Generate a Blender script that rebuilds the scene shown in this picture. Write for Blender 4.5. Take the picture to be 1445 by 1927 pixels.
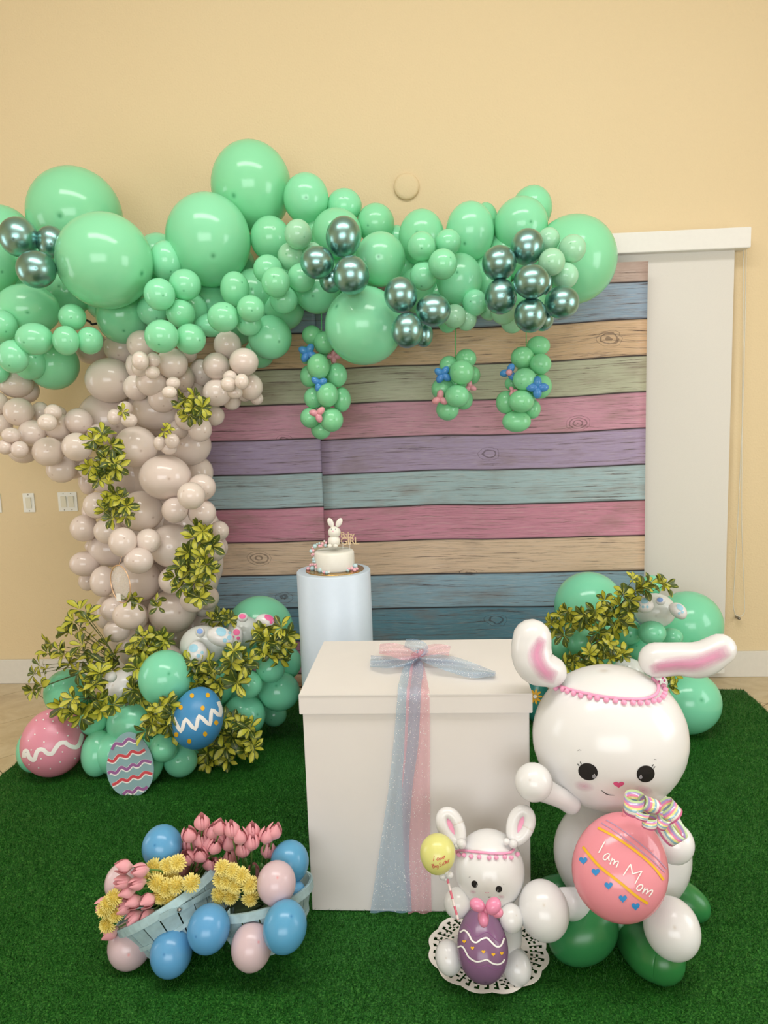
import bpy, bmesh, math, random
import numpy as np
from mathutils import Vector, Matrix, Quaternion
from mathutils.bvhtree import BVHTree
for o in list(bpy.data.objects): bpy.data.objects.remove(o)
sc = bpy.context.scene
COL = sc.collection
rnd = random.Random(7)
PI = math.pi
# ------------------------------------------------------------------ camera
FPX, W0, H0 = 1447.0, 1445.0, 1927.0
PITCH, YAW, ROLL = .1335, -.0684, .0332
CAM = Vector((0, -4.3986, 1.6))
FWD = Vector((math.sin(YAW)*math.cos(PITCH), math.cos(YAW)*math.cos(PITCH), -math.sin(PITCH)))
_r0 = FWD.cross(Vector((0, 0, 1))).normalized(); _u0 = _r0.cross(FWD)
RGT = _r0*math.cos(ROLL) - _u0*math.sin(ROLL); UP = _u0*math.cos(ROLL) + _r0*math.sin(ROLL)
cd = bpy.data.cameras.new('camera'); cam = bpy.data.objects.new('camera', cd); COL.objects.link(cam)
cd.sensor_fit = 'HORIZONTAL'; cd.sensor_width = 36; cd.lens = 36*FPX/W0; cd.clip_start = .05
cam.matrix_world = Matrix(((RGT.x, UP.x, -FWD.x, CAM.x), (RGT.y, UP.y, -FWD.y, CAM.y), (RGT.z, UP.z, -FWD.z, CAM.z), (0, 0, 0, 1)))
sc.camera = cam
# ------------------------------------------------------------------ world, lights, exposure
wd = bpy.data.worlds.new('room_world'); sc.world = wd; wd.use_nodes = True
wd.node_tree.nodes['Background'].inputs[0].default_value = (.8, .85, .9, 1)
wd.node_tree.nodes['Background'].inputs[1].default_value = .3
def area(name, loc, target, sx, sy, power, col):
    l = bpy.data.lights.new(name, 'AREA'); l.shape = 'RECTANGLE'; l.size = sx; l.size_y = sy; l.energy = power; l.color = col
    o = bpy.data.objects.new(name, l); COL.objects.link(o); o.location = loc
    o.rotation_euler = (Vector(target)-Vector(loc)).to_track_quat('-Z', 'Y').to_euler()
    return o
area('ceiling_daylight', (-.2, -3.3, 4.9), (-.2, -3.1, 0), 4.2, .9, 122, (1, .975, .95))
area('right_window_light', (3.42, -2.7, 1.75), (0, -2.6, 1.5), 1.5, 1.9, 46, (.88, .94, 1))
area('left_window_light', (-4.62, -1.9, 1.6), (0, -2.0, 1.3), 1.0, 1.8, 20, (.88, .94, 1))
area('rear_window_light', (-.3, -7.8, 1.9), (-.3, 0, 1.6), 4.5, 2.2, 168, (.90, .95, 1))
sc.view_settings.view_transform = 'Standard'; sc.view_settings.look = 'None'
sc.view_settings.exposure = -0.02; sc.view_settings.gamma = 1; sc.view_settings.use_curve_mapping = False
cy = sc.cycles
cy.max_bounces = 5; cy.adaptive_threshold = .03; cy.diffuse_bounces = 3; cy.glossy_bounces = 3; cy.transmission_bounces = 3; cy.transparent_max_bounces = 12
cy.caustics_reflective = False; cy.caustics_refractive = False; cy.use_denoising = True; cy.sample_clamp_indirect = 4
# ------------------------------------------------------------------ pixel geometry
def ray(px, py): return FWD + RGT*((px-722.5)/FPX) + UP*((963.5-py)/FPX)
def at(px, py, y):
    d = ray(px, py); return CAM + d*((y-CAM.y)/d.y)
def fl(px, py, z=0.0):
    d = ray(px, py); return CAM + d*((z-CAM.z)/d.z)
def depth(P): return (P-CAM).dot(FWD)
# ------------------------------------------------------------------ materials
def lin(c):
    return tuple(((x/255)/12.92 if x/255 <= .04045 else ((x/255+.055)/1.055)**2.4) for x in c) + (1,)
class N:
    def __init__(s, name):
        s.m = bpy.data.materials.new(name); s.m.use_nodes = True; s.t = s.m.node_tree; s.n = s.t.nodes
        s.b = s.n['Principled BSDF']; s.out = s.n['Material Output']
    def add(s, typ, ins=None, **kw):
        x = s.n.new(typ)
        for k, v in kw.items(): setattr(x, k, v)
        for k, v in (ins or {}).items():
            if isinstance(v, bpy.types.NodeSocket): s.t.links.new(v, x.inputs[k])
            else: x.inputs[k].default_value = v
        return x
    def math(s, op, a, b=0.0, c=0.0):
        return s.add('ShaderNodeMath', {0: a, 1: b, 2: c}, operation=op).outputs[0]
    def mix(s, f, a, b, blend='MIX'):
        x = s.n.new('ShaderNodeMix'); x.data_type = 'RGBA'; x.blend_type = blend
        for i, v in ((0, f), (6, a), (7, b)):
            if isinstance(v, bpy.types.NodeSocket): s.t.links.new(v, x.inputs[i])
            else: x.inputs[i].default_value = v
        return x.outputs[2]
    def ramp(s, f, stops, interp='LINEAR'):
        r = s.add('ShaderNodeValToRGB', {0: f}); cr = r.color_ramp; cr.interpolation = interp
        while len(cr.elements) < len(stops): cr.elements.new(1)
        for e, (p, c) in zip(cr.elements, stops): e.position = p; e.color = c
        return r.outputs[0]
    def link(s, a, b): s.t.links.new(a, b)
    def set(s, **kw):
        for k, v in kw.items():
            k = k.replace('_', ' ')
            if isinstance(v, bpy.types.NodeSocket): s.link(v, s.b.inputs[k])
            else: s.b.inputs[k].default_value = v
    def bump(s, h, dist=.002, strength=1.0):
        b = s.add('ShaderNodeBump', {'Height': h, 'Distance': dist, 'Strength': strength}); s.link(b.outputs[0], s.b.inputs['Normal'])
def plain(name, rgb, rough=.5, metal=0.0, spec=.5, var=.04, scale=40, bump=0.0):
    n = N(name); tc = n.add('ShaderNodeTexCoord'); no = n.add('ShaderNodeTexNoise', {'Vector': tc.outputs['Object'], 'Scale': scale, 'Detail': 3.0})
    c = lin(rgb); d = tuple(x*(1-3*var) for x in c[:3])+(1,); e = tuple(min(1, x*(1+3*var)) for x in c[:3])+(1,)
    n.set(Base_Color=n.mix(no.outputs[0], d, e), Roughness=rough, Metallic=metal, Specular_IOR_Level=spec)
    if bump: n.bump(no.outputs[0], bump)
    return n.m
def latex(name, rgb, tip, rough=.15, metal=0.0, trans=.2):
    n = N(name); uv = n.add('ShaderNodeUVMap'); sep = n.add('ShaderNodeSeparateXYZ', {0: uv.outputs[0]})
    info = n.add('ShaderNodeObjectInfo')
    hs = n.add('ShaderNodeHueSaturation', {'Color': lin(rgb), 'Value': n.math('MULTIPLY_ADD', info.outputs['Random'], .07, .965),
               'Hue': n.math('MULTIPLY_ADD', info.outputs['Random'], .012, .494)})
    f = n.ramp(sep.outputs[1], [(0, (.8, .8, .8, 1)), (.009, (.6, .6, .6, 1)), (.02, (.18, .18, .18, 1)), (.035, (0, 0, 0, 1))])
    c = n.mix(f, hs.outputs[0], lin(tip))
    n.set(Base_Color=c, Roughness=rough, Metallic=metal, Specular_IOR_Level=.55)
    if trans:
        tr = n.add('ShaderNodeBsdfTranslucent', {0: c}); mx = n.add('ShaderNodeMixShader', {0: trans, 1: n.b.outputs[0], 2: tr.outputs[0]})
        n.link(mx.outputs[0], n.out.inputs[0])
    return n.m
M = {}
M['mint'] = latex('mint_latex', (158, 244, 194), (60, 160, 105))
M['pale'] = latex('pale_mint_latex', (184, 242, 204), (110, 200, 140))
M['deep'] = latex('mint_floor_latex', (144, 236, 194), (80, 185, 135))
M['cream'] = latex('cream_latex', (246, 231, 220), (195, 172, 156))
M['chrome'] = latex('chrome_green_latex', (142, 184, 180), (80, 110, 108), .31, .97, 0)
M['white'] = latex('white_latex', (248, 247, 246), (226, 218, 208), .2)
M['pearl'] = latex('pearl_latex', (238, 242, 238), (200, 205, 200), .16)
M['green'] = latex('dark_green_latex', (58, 142, 78), (40, 110, 60), .3)
M['blue'] = latex('sky_blue_latex', (104, 176, 222), (60, 130, 190), .22)
M['blush'] = latex('blush_latex', (236, 210, 214), (250, 150, 150), .24)
M['hang'] = latex('hanging_green_latex', (150, 234, 176), (110, 200, 140), .2)
M['twistblue'] = latex('twist_blue_latex', (84, 158, 228), (60, 120, 190), .2)
M['twistpink'] = latex('twist_pink_latex', (245, 175, 185), (220, 140, 150), .2)
M['bubblepink'] = latex('bubble_pink_latex', (250, 158, 190), (220, 120, 150), .2)
M['yellow'] = latex('yellow_latex', (240, 240, 150), (220, 215, 110), .24)
M['pinkegg'] = latex('pink_egg_latex', (248, 164, 184), (230, 135, 155), .3)
M['momegg'] = latex('mom_egg_latex', (250, 162, 174), (235, 140, 150), .14)
M['blueegg'] = latex('blue_egg_latex', (82, 162, 220), (60, 130, 190), .35)
M['purpleegg'] = latex('purple_egg_latex', (148, 110, 146), (120, 85, 120), .22)
M['tealegg'] = latex('teal_egg_latex', (58, 150, 145), (50, 120, 120), .3)
for k, c in dict(p_white=(245, 243, 238), p_yellow=(236, 180, 30), p_lav=(186, 150, 178), p_blue=(50, 140, 205), p_black=(22, 18, 20), p_pink=(228, 88, 140),
                 p_blush=(226, 170, 190), p_softpink=(238, 160, 190), p_red=(205, 70, 78), p_purple=(150, 92, 148), p_grey=(150, 150, 155),
                 p_padblue=(160, 208, 228), p_padpink=(240, 110, 165), p_violet=(130, 165, 225), p_pastel=(232, 165, 190), p_magenta=(190, 70, 130)).items():
    M[k] = plain(k[2:]+'_paint', c, .55, var=.02)
M['trim'] = plain('pompom_trim_pink', (255, 168, 200), .8, var=.05)
M['plastic'] = plain('ivory_plastic', (242, 242, 234), .35, var=.01)
M['rocker'] = plain('ivory_rocker', (232, 228, 208), .35, var=.01)
M['screw'] = plain('screw_metal', (150, 145, 130), .4, 1)
M['blind'] = plain('white_blind_cloth', (226, 222, 214), .85, var=.012, scale=300)
M['valance'] = plain('white_valance', (238, 236, 230), .45, var=.01)
M['cordm'] = plain('white_cord', (225, 220, 205), .6)
M['clip'] = plain('clip_metal', (150, 145, 140), .35, .8)
M['basebd'] = plain('baseboard_paint', (226, 222, 212), .5, var=.015)
M['ceil'] = plain('ceiling_paint', (240, 238, 230), .9)
M['framem'] = plain('window_frame_paint', (200, 200, 200), .5)
M['box'] = plain('white_box_card', (232, 226, 221), .6, var=.012, scale=6)
M['pedestal'] = plain('white_pedestal_vinyl', (212, 226, 240), .38, var=.008)
M['fondant'] = plain('white_fondant', (240, 237, 226), .45, var=.01, scale=60)
M['gold'] = plain('gold_board', (205, 165, 95), .25, .9)
M['goldtext'] = plain('topper_card', (215, 190, 150), .4, .3)
M['candypink'] = plain('candy_pink', (245, 185, 195), .4); M['candyblue'] = plain('candy_blue', (190, 218, 222), .4); M['candywhite'] = plain('candy_white', (240, 238, 232), .4)
M['doily'] = plain('paper_doily', (240, 234, 224), .8)
M['basket'] = plain('pale_blue_wood', (168, 196, 200), .7, var=.09, scale=45, bump=.001)
M['stem'] = plain('green_stem', (92, 130, 60), .5); M['woodstem'] = plain('brown_green_stem', (88, 96, 48), .6)
M['tulipleaf'] = plain('tulip_leaf', (70, 112, 50), .45)
M['line'] = plain('green_line', (90, 190, 110), .5); M['pole'] = plain('black_pole', (28, 26, 24), .4)
M['hoop'] = plain('hoop_rose_gold', (232, 190, 150), .3, .5)
M['tag'] = plain('paper_tag', (238, 234, 226), .7)
M['filler'] = plain('dark_moss', (50, 70, 35), .9, var=.1)

def mk_wall():
    n = N('yellow_wall_paint'); g = n.add('ShaderNodeNewGeometry')
    a = n.add('ShaderNodeTexNoise', {'Vector': g.outputs['Position'], 'Scale': 95.0, 'Detail': 4.0})
    b = n.add('ShaderNodeTexNoise', {'Vector': g.outputs['Position'], 'Scale': .8, 'Detail': 2.0})
    n.set(Base_Color=n.mix(b.outputs[0], lin((228, 206, 164)), lin((231, 211, 172))), Roughness=.6, Specular_IOR_Level=.3)
    n.bump(a.outputs[0], .004, .55); return n.m
M['wall'] = mk_wall()
def mk_tile():
    n = N('beige_marble_tile'); g = n.add('ShaderNodeNewGeometry'); info = n.add('ShaderNodeObjectInfo')
    off = n.add('ShaderNodeVectorMath', {0: g.outputs['Position'], 1: info.outputs['Random']}, operation='ADD')
    a = n.add('ShaderNodeTexNoise', {'Vector': off.outputs[0], 'Scale': 5.0, 'Detail': 8.0, 'Roughness': .65, 'Distortion': 1.2})
    b = n.add('ShaderNodeTexNoise', {'Vector': off.outputs[0], 'Scale': 24.0, 'Detail': 4.0})
    c = n.ramp(a.outputs[0], [(.25, lin((178, 155, 118))), (.5, lin((203, 184, 146))), (.62, lin((212, 195, 160))), (.8, lin((186, 164, 128)))])
    n.set(Base_Color=n.mix(n.math('MULTIPLY', b.outputs[0], .25), c, lin((170, 145, 108))), Roughness=.3); return n.m
M['tile'] = mk_tile()
M['grout'] = plain('grout', (150, 128, 95), .9)
def mk_grass(name, base=False):
    n = N(name); g = n.add('ShaderNodeNewGeometry')
    a = n.add('ShaderNodeTexNoise', {'Vector': g.outputs['Position'], 'Scale': 420.0 if not base else 160.0, 'Detail': 2.0})
    b = n.add('ShaderNodeTexNoise', {'Vector': g.outputs['Position'], 'Scale': 7.0, 'Detail': 4.0})
    c = n.ramp(a.outputs[0], [(.3, lin((15, 66, 15))), (.5, lin((32, 100, 27))), (.72, lin((78, 142, 58)))])
    n.set(Base_Color=n.mix(n.math('MULTIPLY', b.outputs[0], .35), c, lin((16, 62, 14))), Roughness=.55, Specular_IOR_Level=.25); return n.m
M['blade'] = mk_grass('turf_blade'); M['turfbase'] = mk_grass('turf_backing', True)
def mk_leaf():
    n = N('variegated_leaf'); uv = n.add('ShaderNodeUVMap'); sep = n.add('ShaderNodeSeparateXYZ', {0: uv.outputs[0]}); info = n.add('ShaderNodeObjectInfo')
    no = n.add('ShaderNodeTexNoise', {'Vector': uv.outputs[0], 'Scale': 4.0, 'Detail': 2.0, 'W': info.outputs['Random']}, noise_dimensions='4D')
    d = n.math('ABSOLUTE', n.math('SUBTRACT', sep.outputs[0], .5))          # 0 midrib .. .5 margin
    rr = info.outputs['Random']
    thr = n.math('MULTIPLY_ADD', n.math('GREATER_THAN', rr, .56), -.34, .37)
    e = n.math('ADD', n.math('SUBTRACT', d, thr), n.math('MULTIPLY', n.math('SUBTRACT', no.outputs[0], .5), .35))
    f = n.ramp(n.math('ADD', e, .5), [(.46, (0, 0, 0, 1)), (.54, (1, 1, 1, 1))])
    yel = n.mix(rr, lin((186, 186, 54)), lin((224, 216, 92)))
    n.set(Base_Color=n.mix(f, yel, n.mix(no.outputs[0], lin((34, 62, 26)), lin((84, 104, 40)))), Roughness=.38); 
    tr = n.add('ShaderNodeBsdfTranslucent', {0: yel}); mx = n.add('ShaderNodeMixShader', {0: .12, 1: n.b.outputs[0], 2: tr.outputs[0]})
    n.link(mx.outputs[0], n.out.inputs[0]); return n.m
M['leaf'] = mk_leaf()
def mk_petal(name, c1, c2, c3):
    n = N(name); uv = n.add('ShaderNodeUVMap'); sep = n.add('ShaderNodeSeparateXYZ', {0: uv.outputs[0]})
    no = n.add('ShaderNodeTexNoise', {'Vector': uv.outputs[0], 'Scale': 9.0})
    c = n.ramp(sep.outputs[1], [(0, lin(c1)), (.45, lin(c2)), (1, lin(c3))])
    n.set(Base_Color=n.mix(n.math('MULTIPLY', no.outputs[0], .3), c, lin(c2)), Roughness=.5)
    tr = n.add('ShaderNodeBsdfTranslucent', {0: c}); mx = n.add('ShaderNodeMixShader', {0: .2, 1: n.b.outputs[0], 2: tr.outputs[0]})
    n.link(mx.outputs[0], n.out.inputs[0]); return n.m
M['tulip'] = mk_petal('tulip_petal', (252, 224, 214), (246, 176, 184), (244, 172, 180))
M['mum'] = mk_petal('mum_petal', (214, 170, 50), (244, 220, 104), (252, 240, 156))
M['tulipheart'] = plain('tulip_heart', (120, 60, 55), .7)
def mk_tulle(name, rgb, alpha):
    n = N(name); uv = n.add('ShaderNodeUVMap'); tc = n.add('ShaderNodeTexCoord')
    v = n.add('ShaderNodeTexVoronoi', {'Vector': tc.outputs['Object'], 'Scale': 150.0})
    no = n.add('ShaderNodeTexNoise', {'Vector': tc.outputs['Object'], 'Scale': 22.0, 'Detail': 2.0})
    s = n.math('LESS_THAN', v.outputs['Distance'], n.math('MULTIPLY', no.outputs[0], .34))
    n.set(Base_Color=n.mix(s, lin(rgb), (1, 1, 1, 1)), Roughness=.5)
    al = n.math('MAXIMUM', n.math('MULTIPLY', s, .9), alpha)
    tr = n.add('ShaderNodeBsdfTransparent'); mx = n.add('ShaderNodeMixShader', {0: al, 1: tr.outputs[0], 2: n.b.outputs[0]})
    n.link(mx.outputs[0], n.out.inputs[0]); return n.m
M['tulleblue'] = mk_tulle('blue_glitter_tulle', (158, 192, 218), .42); M['tullepink'] = mk_tulle('pink_glitter_tulle', (246, 176, 190), .42)
def mk_foil():
    n = N('iridescent_striped_foil'); uv = n.add('ShaderNodeUVMap'); sep = n.add('ShaderNodeSeparateXYZ', {0: uv.outputs[0]})
    f = n.math('FRACT', n.math('MULTIPLY', sep.outputs[0], 1.0))
    cs = [(226, 120, 165), (246, 232, 225), (150, 190, 205), (236, 226, 150), (236, 140, 175), (170, 150, 200), (190, 214, 160)]
    c = n.ramp(f, [(i/len(cs), lin(x)) for i, x in enumerate(cs)], 'CONSTANT')
    n.set(Base_Color=c, Roughness=.18, Metallic=.0, Specular_IOR_Level=.8); return n.m
M['foil'] = mk_foil()
def mk_straw():
    n = N('pink_dotted_straw'); uv = n.add('ShaderNodeUVMap'); sep = n.add('ShaderNodeSeparateXYZ', {0: uv.outputs[0]})
    f = n.math('FRACT', n.math('MULTIPLY', sep.outputs[1], 13.0))
    n.set(Base_Color=n.mix(n.math('GREATER_THAN', f, .55), lin((222, 110, 130)), lin((240, 225, 220))), Roughness=.4); return n.m
M['straw'] = mk_straw()
def mk_acryl():
    n = N('frosted_acrylic'); n.set(Base_Color=lin((245, 240, 232)), Roughness=.25)
    tc = n.add('ShaderNodeTexCoord'); v = n.add('ShaderNodeTexNoise', {'Vector': tc.outputs['Object'], 'Scale': 190.0})
    al = n.math('MULTIPLY_ADD', n.math('GREATER_THAN', v.outputs[0], .58), .35, .22)
    tr = n.add('ShaderNodeBsdfTransparent'); mx = n.add('ShaderNodeMixShader', {0: al, 1: tr.outputs[0], 2: n.b.outputs[0]})
    n.link(mx.outputs[0], n.out.inputs[0]); return n.m
M['acryl'] = mk_acryl()
PLANK_H = .1935; PLANK_TOP = 2.322        # metres; top edge of the print
PLANKS = [(184, 162, 152), (146, 168, 190), (218, 184, 148), (188, 190, 164), (206, 150, 170), (172, 154, 186), (170, 196, 202), (210, 142, 164),
          (222, 194, 166), (146, 178, 196), (104, 150, 170), (166, 122, 144), (200, 172, 144), (170, 180, 150)]
def mk_backdrop(name, dz, seed):
    n = N(name); g = n.add('ShaderNodeNewGeometry'); sep = n.add('ShaderNodeSeparateXYZ', {0: g.outputs['Position']})
    x = sep.outputs[0]; z = sep.outputs[2]
    wv = n.add('ShaderNodeTexNoise', {'Vector': n.add('ShaderNodeCombineXYZ', {0: n.math('MULTIPLY', x, 1.3), 1: float(seed), 2: n.math('MULTIPLY', z, .5)}).outputs[0], 'Scale': 1.0, 'Detail': 1.0})
    zz = n.math('ADD', n.math('SUBTRACT', PLANK_TOP+PLANK_H*.5-.012+dz, z), n.math('MULTIPLY', n.math('SUBTRACT', wv.outputs[0], .5), .05))
    q = n.math('DIVIDE', zz, PLANK_H); idx = n.math('FLOOR', q); fr = n.math('FRACT', q)
    col = n.ramp(n.math('DIVIDE', n.math('ADD', idx, .5), float(len(PLANKS))), [(i/len(PLANKS), lin(c)) for i, c in enumerate(PLANKS)], 'CONSTANT')
    # knots bend the grain
    kc = n.add('ShaderNodeCombineXYZ', {0: n.math('MULTIPLY', x, 1.7), 1: n.math('ADD', n.math('MULTIPLY', idx, 3.7), float(seed)), 2: n.math('MULTIPLY', fr, .55)})
    vo = n.add('ShaderNodeTexVoronoi', {'Vector': kc.outputs[0], 'Scale': 1.0, 'Randomness': 1.0})
    kn = n.add('ShaderNodeTexNoise', {'Vector': kc.outputs[0], 'Scale': 7.0, 'Detail': 3.0}); kd = n.math('ADD', vo.outputs['Distance'], n.math('MULTIPLY', n.math('SUBTRACT', kn.outputs[0], .5), .09))
    bend = n.math('DIVIDE', .035, n.math('ADD', kd, .10))
    gx = n.math('MULTIPLY', x, 1.3); gz = n.math('ADD', n.math('MULTIPLY', fr, 11.0), n.math('MULTIPLY', bend, 7.0))
    gv = n.add('ShaderNodeCombineXYZ', {0: gx, 1: n.math('MULTIPLY', idx, 5.31), 2: gz})
    g1 = n.add('ShaderNodeTexNoise', {'Vector': gv.outputs[0], 'Scale': 2.4, 'Detail': 10.0, 'Roughness': .72, 'Distortion': .5})
    g2v = n.add('ShaderNodeCombineXYZ', {0: n.math('MULTIPLY', x, 5.0), 1: idx, 2: n.math('MULTIPLY', gz, 5.0)})
    g2 = n.add('ShaderNodeTexNoise', {'Vector': g2v.outputs[0], 'Scale': 2.2, 'Detail': 5.0, 'Roughness': .6})
    bl = n.add('ShaderNodeTexNoise', {'Vector': n.add('ShaderNodeCombineXYZ', {0: n.math('MULTIPLY', x, 2.2), 1: n.math('MULTIPLY', idx, 2.0), 2: n.math('MULTIPLY', fr, 1.2)}).outputs[0], 'Scale': 1.6, 'Detail': 4.0})
    c = n.mix(n.ramp(g1.outputs[0], [(.36, (.6, .6, .6, 1)), (.49, (0, 0, 0, 1))]), col, lin((120, 96, 86)))
    c = n.mix(n.ramp(g2.outputs[0], [(.55, (0, 0, 0, 1)), (.72, (.6, .6, .6, 1))]), c, lin((222, 210, 200)))
    c = n.mix(n.ramp(bl.outputs[0], [(.54, (0, 0, 0, 1)), (.74, (.45, .45, .45, 1))]), c, lin((140, 118, 106)))
    crack = n.ramp(g1.outputs[0], [(.37, (1, 1, 1, 1)), (.40, (0, 0, 0, 1))])
    c = n.mix(n.math('MULTIPLY', crack, .75), c, lin((52, 38, 36)))
    dk = n.ramp(g2.outputs[0], [(.28, (.6, .6, .6, 1)), (.43, (0, 0, 0, 1))]); c = n.mix(dk, c, lin((96, 74, 68)))
    rings = n.math('FRACT', n.math('MULTIPLY', kd, 26.0))
    kf = n.math('MULTIPLY', n.math('LESS_THAN', kd, .12), n.math('LESS_THAN', rings, .35))
    c = n.mix(n.math('MULTIPLY', kf, .55), c, lin((72, 52, 50)))
    ed = n.math('MINIMUM', fr, n.math('SUBTRACT', 1.0, fr))
    c = n.mix(n.ramp(ed, [(.012, (.95, .95, .95, 1)), (.022, (.35, .35, .35, 1)), (.05, (0, 0, 0, 1))]), c, lin((38, 26, 28)))
    n.set(Base_Color=c, Roughness=.5, Specular_IOR_Level=.35); return n.m
M['print1'] = mk_backdrop('plank_print_left', .004, 3); M['print2'] = mk_backdrop('plank_print_right', 0, 11)
def mk_smear(name, amt):                       # soft airbrushed pink, fades to the edge of its patch
    n = N(name); uv = n.add('ShaderNodeUVMap'); sep = n.add('ShaderNodeSeparateXYZ', {0: uv.outputs[0]})
    no = n.add('ShaderNodeTexNoise', {'Vector': uv.outputs[0], 'Scale': 4.0, 'Detail': 3.0})
    f = n.math('MULTIPLY', n.math('SUBTRACT', 1.0, sep.outputs[1]), n.math('MULTIPLY_ADD', no.outputs[0], .6, .55))
    al = n.ramp(f, [(.0, (0, 0, 0, 1)), (.78, (amt, amt, amt, 1))])
    n.set(Base_Color=lin((228, 150, 185)), Roughness=.5)
    tr = n.add('ShaderNodeBsdfTransparent'); mx = n.add('ShaderNodeMixShader', {0: al, 1: tr.outputs[0], 2: n.b.outputs[0]})
    n.link(mx.outputs[0], n.out.inputs[0]); return n.m
M['smear'] = mk_smear('airbrushed_pink', .85); M['cheek'] = mk_smear('airbrushed_cheek', .38)
# ------------------------------------------------------------------ object helpers
WM = {}
def put(o, Wm, parent=None):
    COL.objects.link(o); WM[o.name] = Wm.copy()
    if parent is not None:
        o.parent = parent; o.matrix_basis = WM[parent.name].inverted() @ Wm
    else: o.matrix_basis = Wm
    return o
def tag(o, label=None, cat=None, group=None, kind=None):
    for k, v in (('label', label), ('category', cat), ('group', group), ('kind', kind)):
        if v: o[k] = v
    return o
def thing(name, loc, label, cat, group=None):
    o = bpy.data.objects.new(name, None); o.empty_display_size = .05
    put(o, Matrix.Translation(loc)); return tag(o, label, cat, group)
def mesh(name, V, F, mat, uv=None, smooth=True):
    me = bpy.data.meshes.new(name); me.from_pydata([tuple(v) for v in V], [], F)
    if smooth: me.polygons.foreach_set('use_smooth', [True]*len(me.polygons))
    if uv is not None:
        l = me.uv_layers.new(name='UVMap'); 
        idx = np.empty(len(me.loops), dtype=np.int32); me.loops.foreach_get('vertex_index', idx)
        l.data.foreach_set('uv', np.asarray(uv, dtype=np.float32)[idx].ravel())
    me.materials.append(mat); me.update(); return me
def obj(name, V, F, mat, parent=None, origin=None, uv=None, smooth=True):
    """V in world space; origin defaults to the mean"""
    V = [Vector(v) for v in V]
    if origin is None:
        origin = sum(V, Vector())/len(V)
    origin = Vector(origin)
    me = mesh(name, [v-origin for v in V], F, mat, uv, smooth)
    o = bpy.data.objects.new(name, me); return put(o, Matrix.Translation(origin), parent)
def inst(name, me, Wm, parent=None):
    return put(bpy.data.objects.new(name, me), Wm, parent)
def boxdata(cx, cy_, cz, sx, sy, sz, bev=0.0):
    bm = bmesh.new(); bmesh.ops.create_cube(bm, size=1)
    bmesh.ops.scale(bm, vec=(sx, sy, sz), verts=bm.verts)
    if bev: bmesh.ops.bevel(bm, geom=bm.edges[:], offset=bev, segments=2, affect='EDGES')
    bmesh.ops.translate(bm, vec=(cx, cy_, cz), verts=bm.verts)
    V = [v.co.copy() for v in bm.verts]; bm.verts.index_update(); F = [[v.index for v in f.verts] for f in bm.faces]; bm.free()
    return V, F
def box(name, c, s, mat, parent=None, bev=0.0, origin=None):
    V, F = boxdata(*c, *s, bev); return obj(name, V, F, mat, parent, origin or c, smooth=False)
def catmull(P, n):
    P = [np.array(p, float) for p in P]; out = []
    Q = [2*P[0]-P[1]] + P + [2*P[-1]-P[-2]]
    for i in range(1, len(Q)-2):
        for k in range(n):
            t = k/n; a, b, c, d = Q[i-1], Q[i], Q[i+1], Q[i+2]
            out.append(.5*((2*b)+(-a+c)*t+(2*a-5*b+4*c-d)*t*t+(-a+3*b-3*c+d)*t**3))
    out.append(P[-1]); return out
def tubedata(P, R, segs=12, cap=True, closed=False):
    P = [Vector(p) for p in P]; n = len(P); rings = []
    T = []
    for i in range(n):
        a = P[(i-1) % n] if closed or i > 0 else P[0]; b = P[(i+1) % n] if closed or i < n-1 else P[-1]
        T.append((b-a).normalized())
    if cap and not closed:
        k = 4; PP = []; RR = []; TT = []
        for j in range(k):
            th = PI/2*(j+.15)/k; PP.append(P[0]-T[0]*R[0]*math.cos(th)); RR.append(R[0]*math.sin(th)); TT.append(T[0])
        PP += P; RR += list(R); TT += T
        for j in range(k-1, -1, -1):
            th = PI/2*(j+.15)/k; PP.append(P[-1]+T[-1]*R[-1]*math.cos(th)); RR.append(R[-1]*math.sin(th)); TT.append(T[-1])
        P, R, T = PP, RR, TT; n = len(P)
    nrm = T[0].orthogonal().normalized(); V = []; F = []; uv = []
    for i in range(n):
        nrm = (nrm - T[i]*nrm.dot(T[i])).normalized(); bi = T[i].cross(nrm)
        for s in range(segs):
            a = 2*PI*s/segs; V.append(P[i]+(nrm*math.cos(a)+bi*math.sin(a))*R[i]); uv.append((s/segs, i/(n-1)))
    m = n if closed else n-1
    for i in range(m):
        for s in range(segs):
            i2 = (i+1) % n
            F.append([i*segs+s, i*segs+(s+1) % segs, i2*segs+(s+1) % segs, i2*segs+s])
    if not closed: F.append(list(range(segs))[::-1]); F.append([(n-1)*segs+s for s in range(segs)])
    return V, F, uv
def tube(name, P, R, mat, parent=None, segs=12, cap=True, closed=False, smoothn=0, origin=None):
    if not hasattr(R, '__len__'): R = [R]*len(P)
    if smoothn:
        Q = catmull([list(p)+[r] for p, r in zip(P, R)], smoothn); P = [q[:3] for q in Q]; R = [max(1e-4, q[3]) for q in Q]
    V, F, uv = tubedata(P, R, segs, cap, closed); return obj(name, V, F, mat, parent, origin, uv)
def merge(parts):
    V, F = [], []
    for v, f in parts:
        k = len(V); V += list(v); F += [[i+k for i in q] for q in f]
    return V, F
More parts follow.
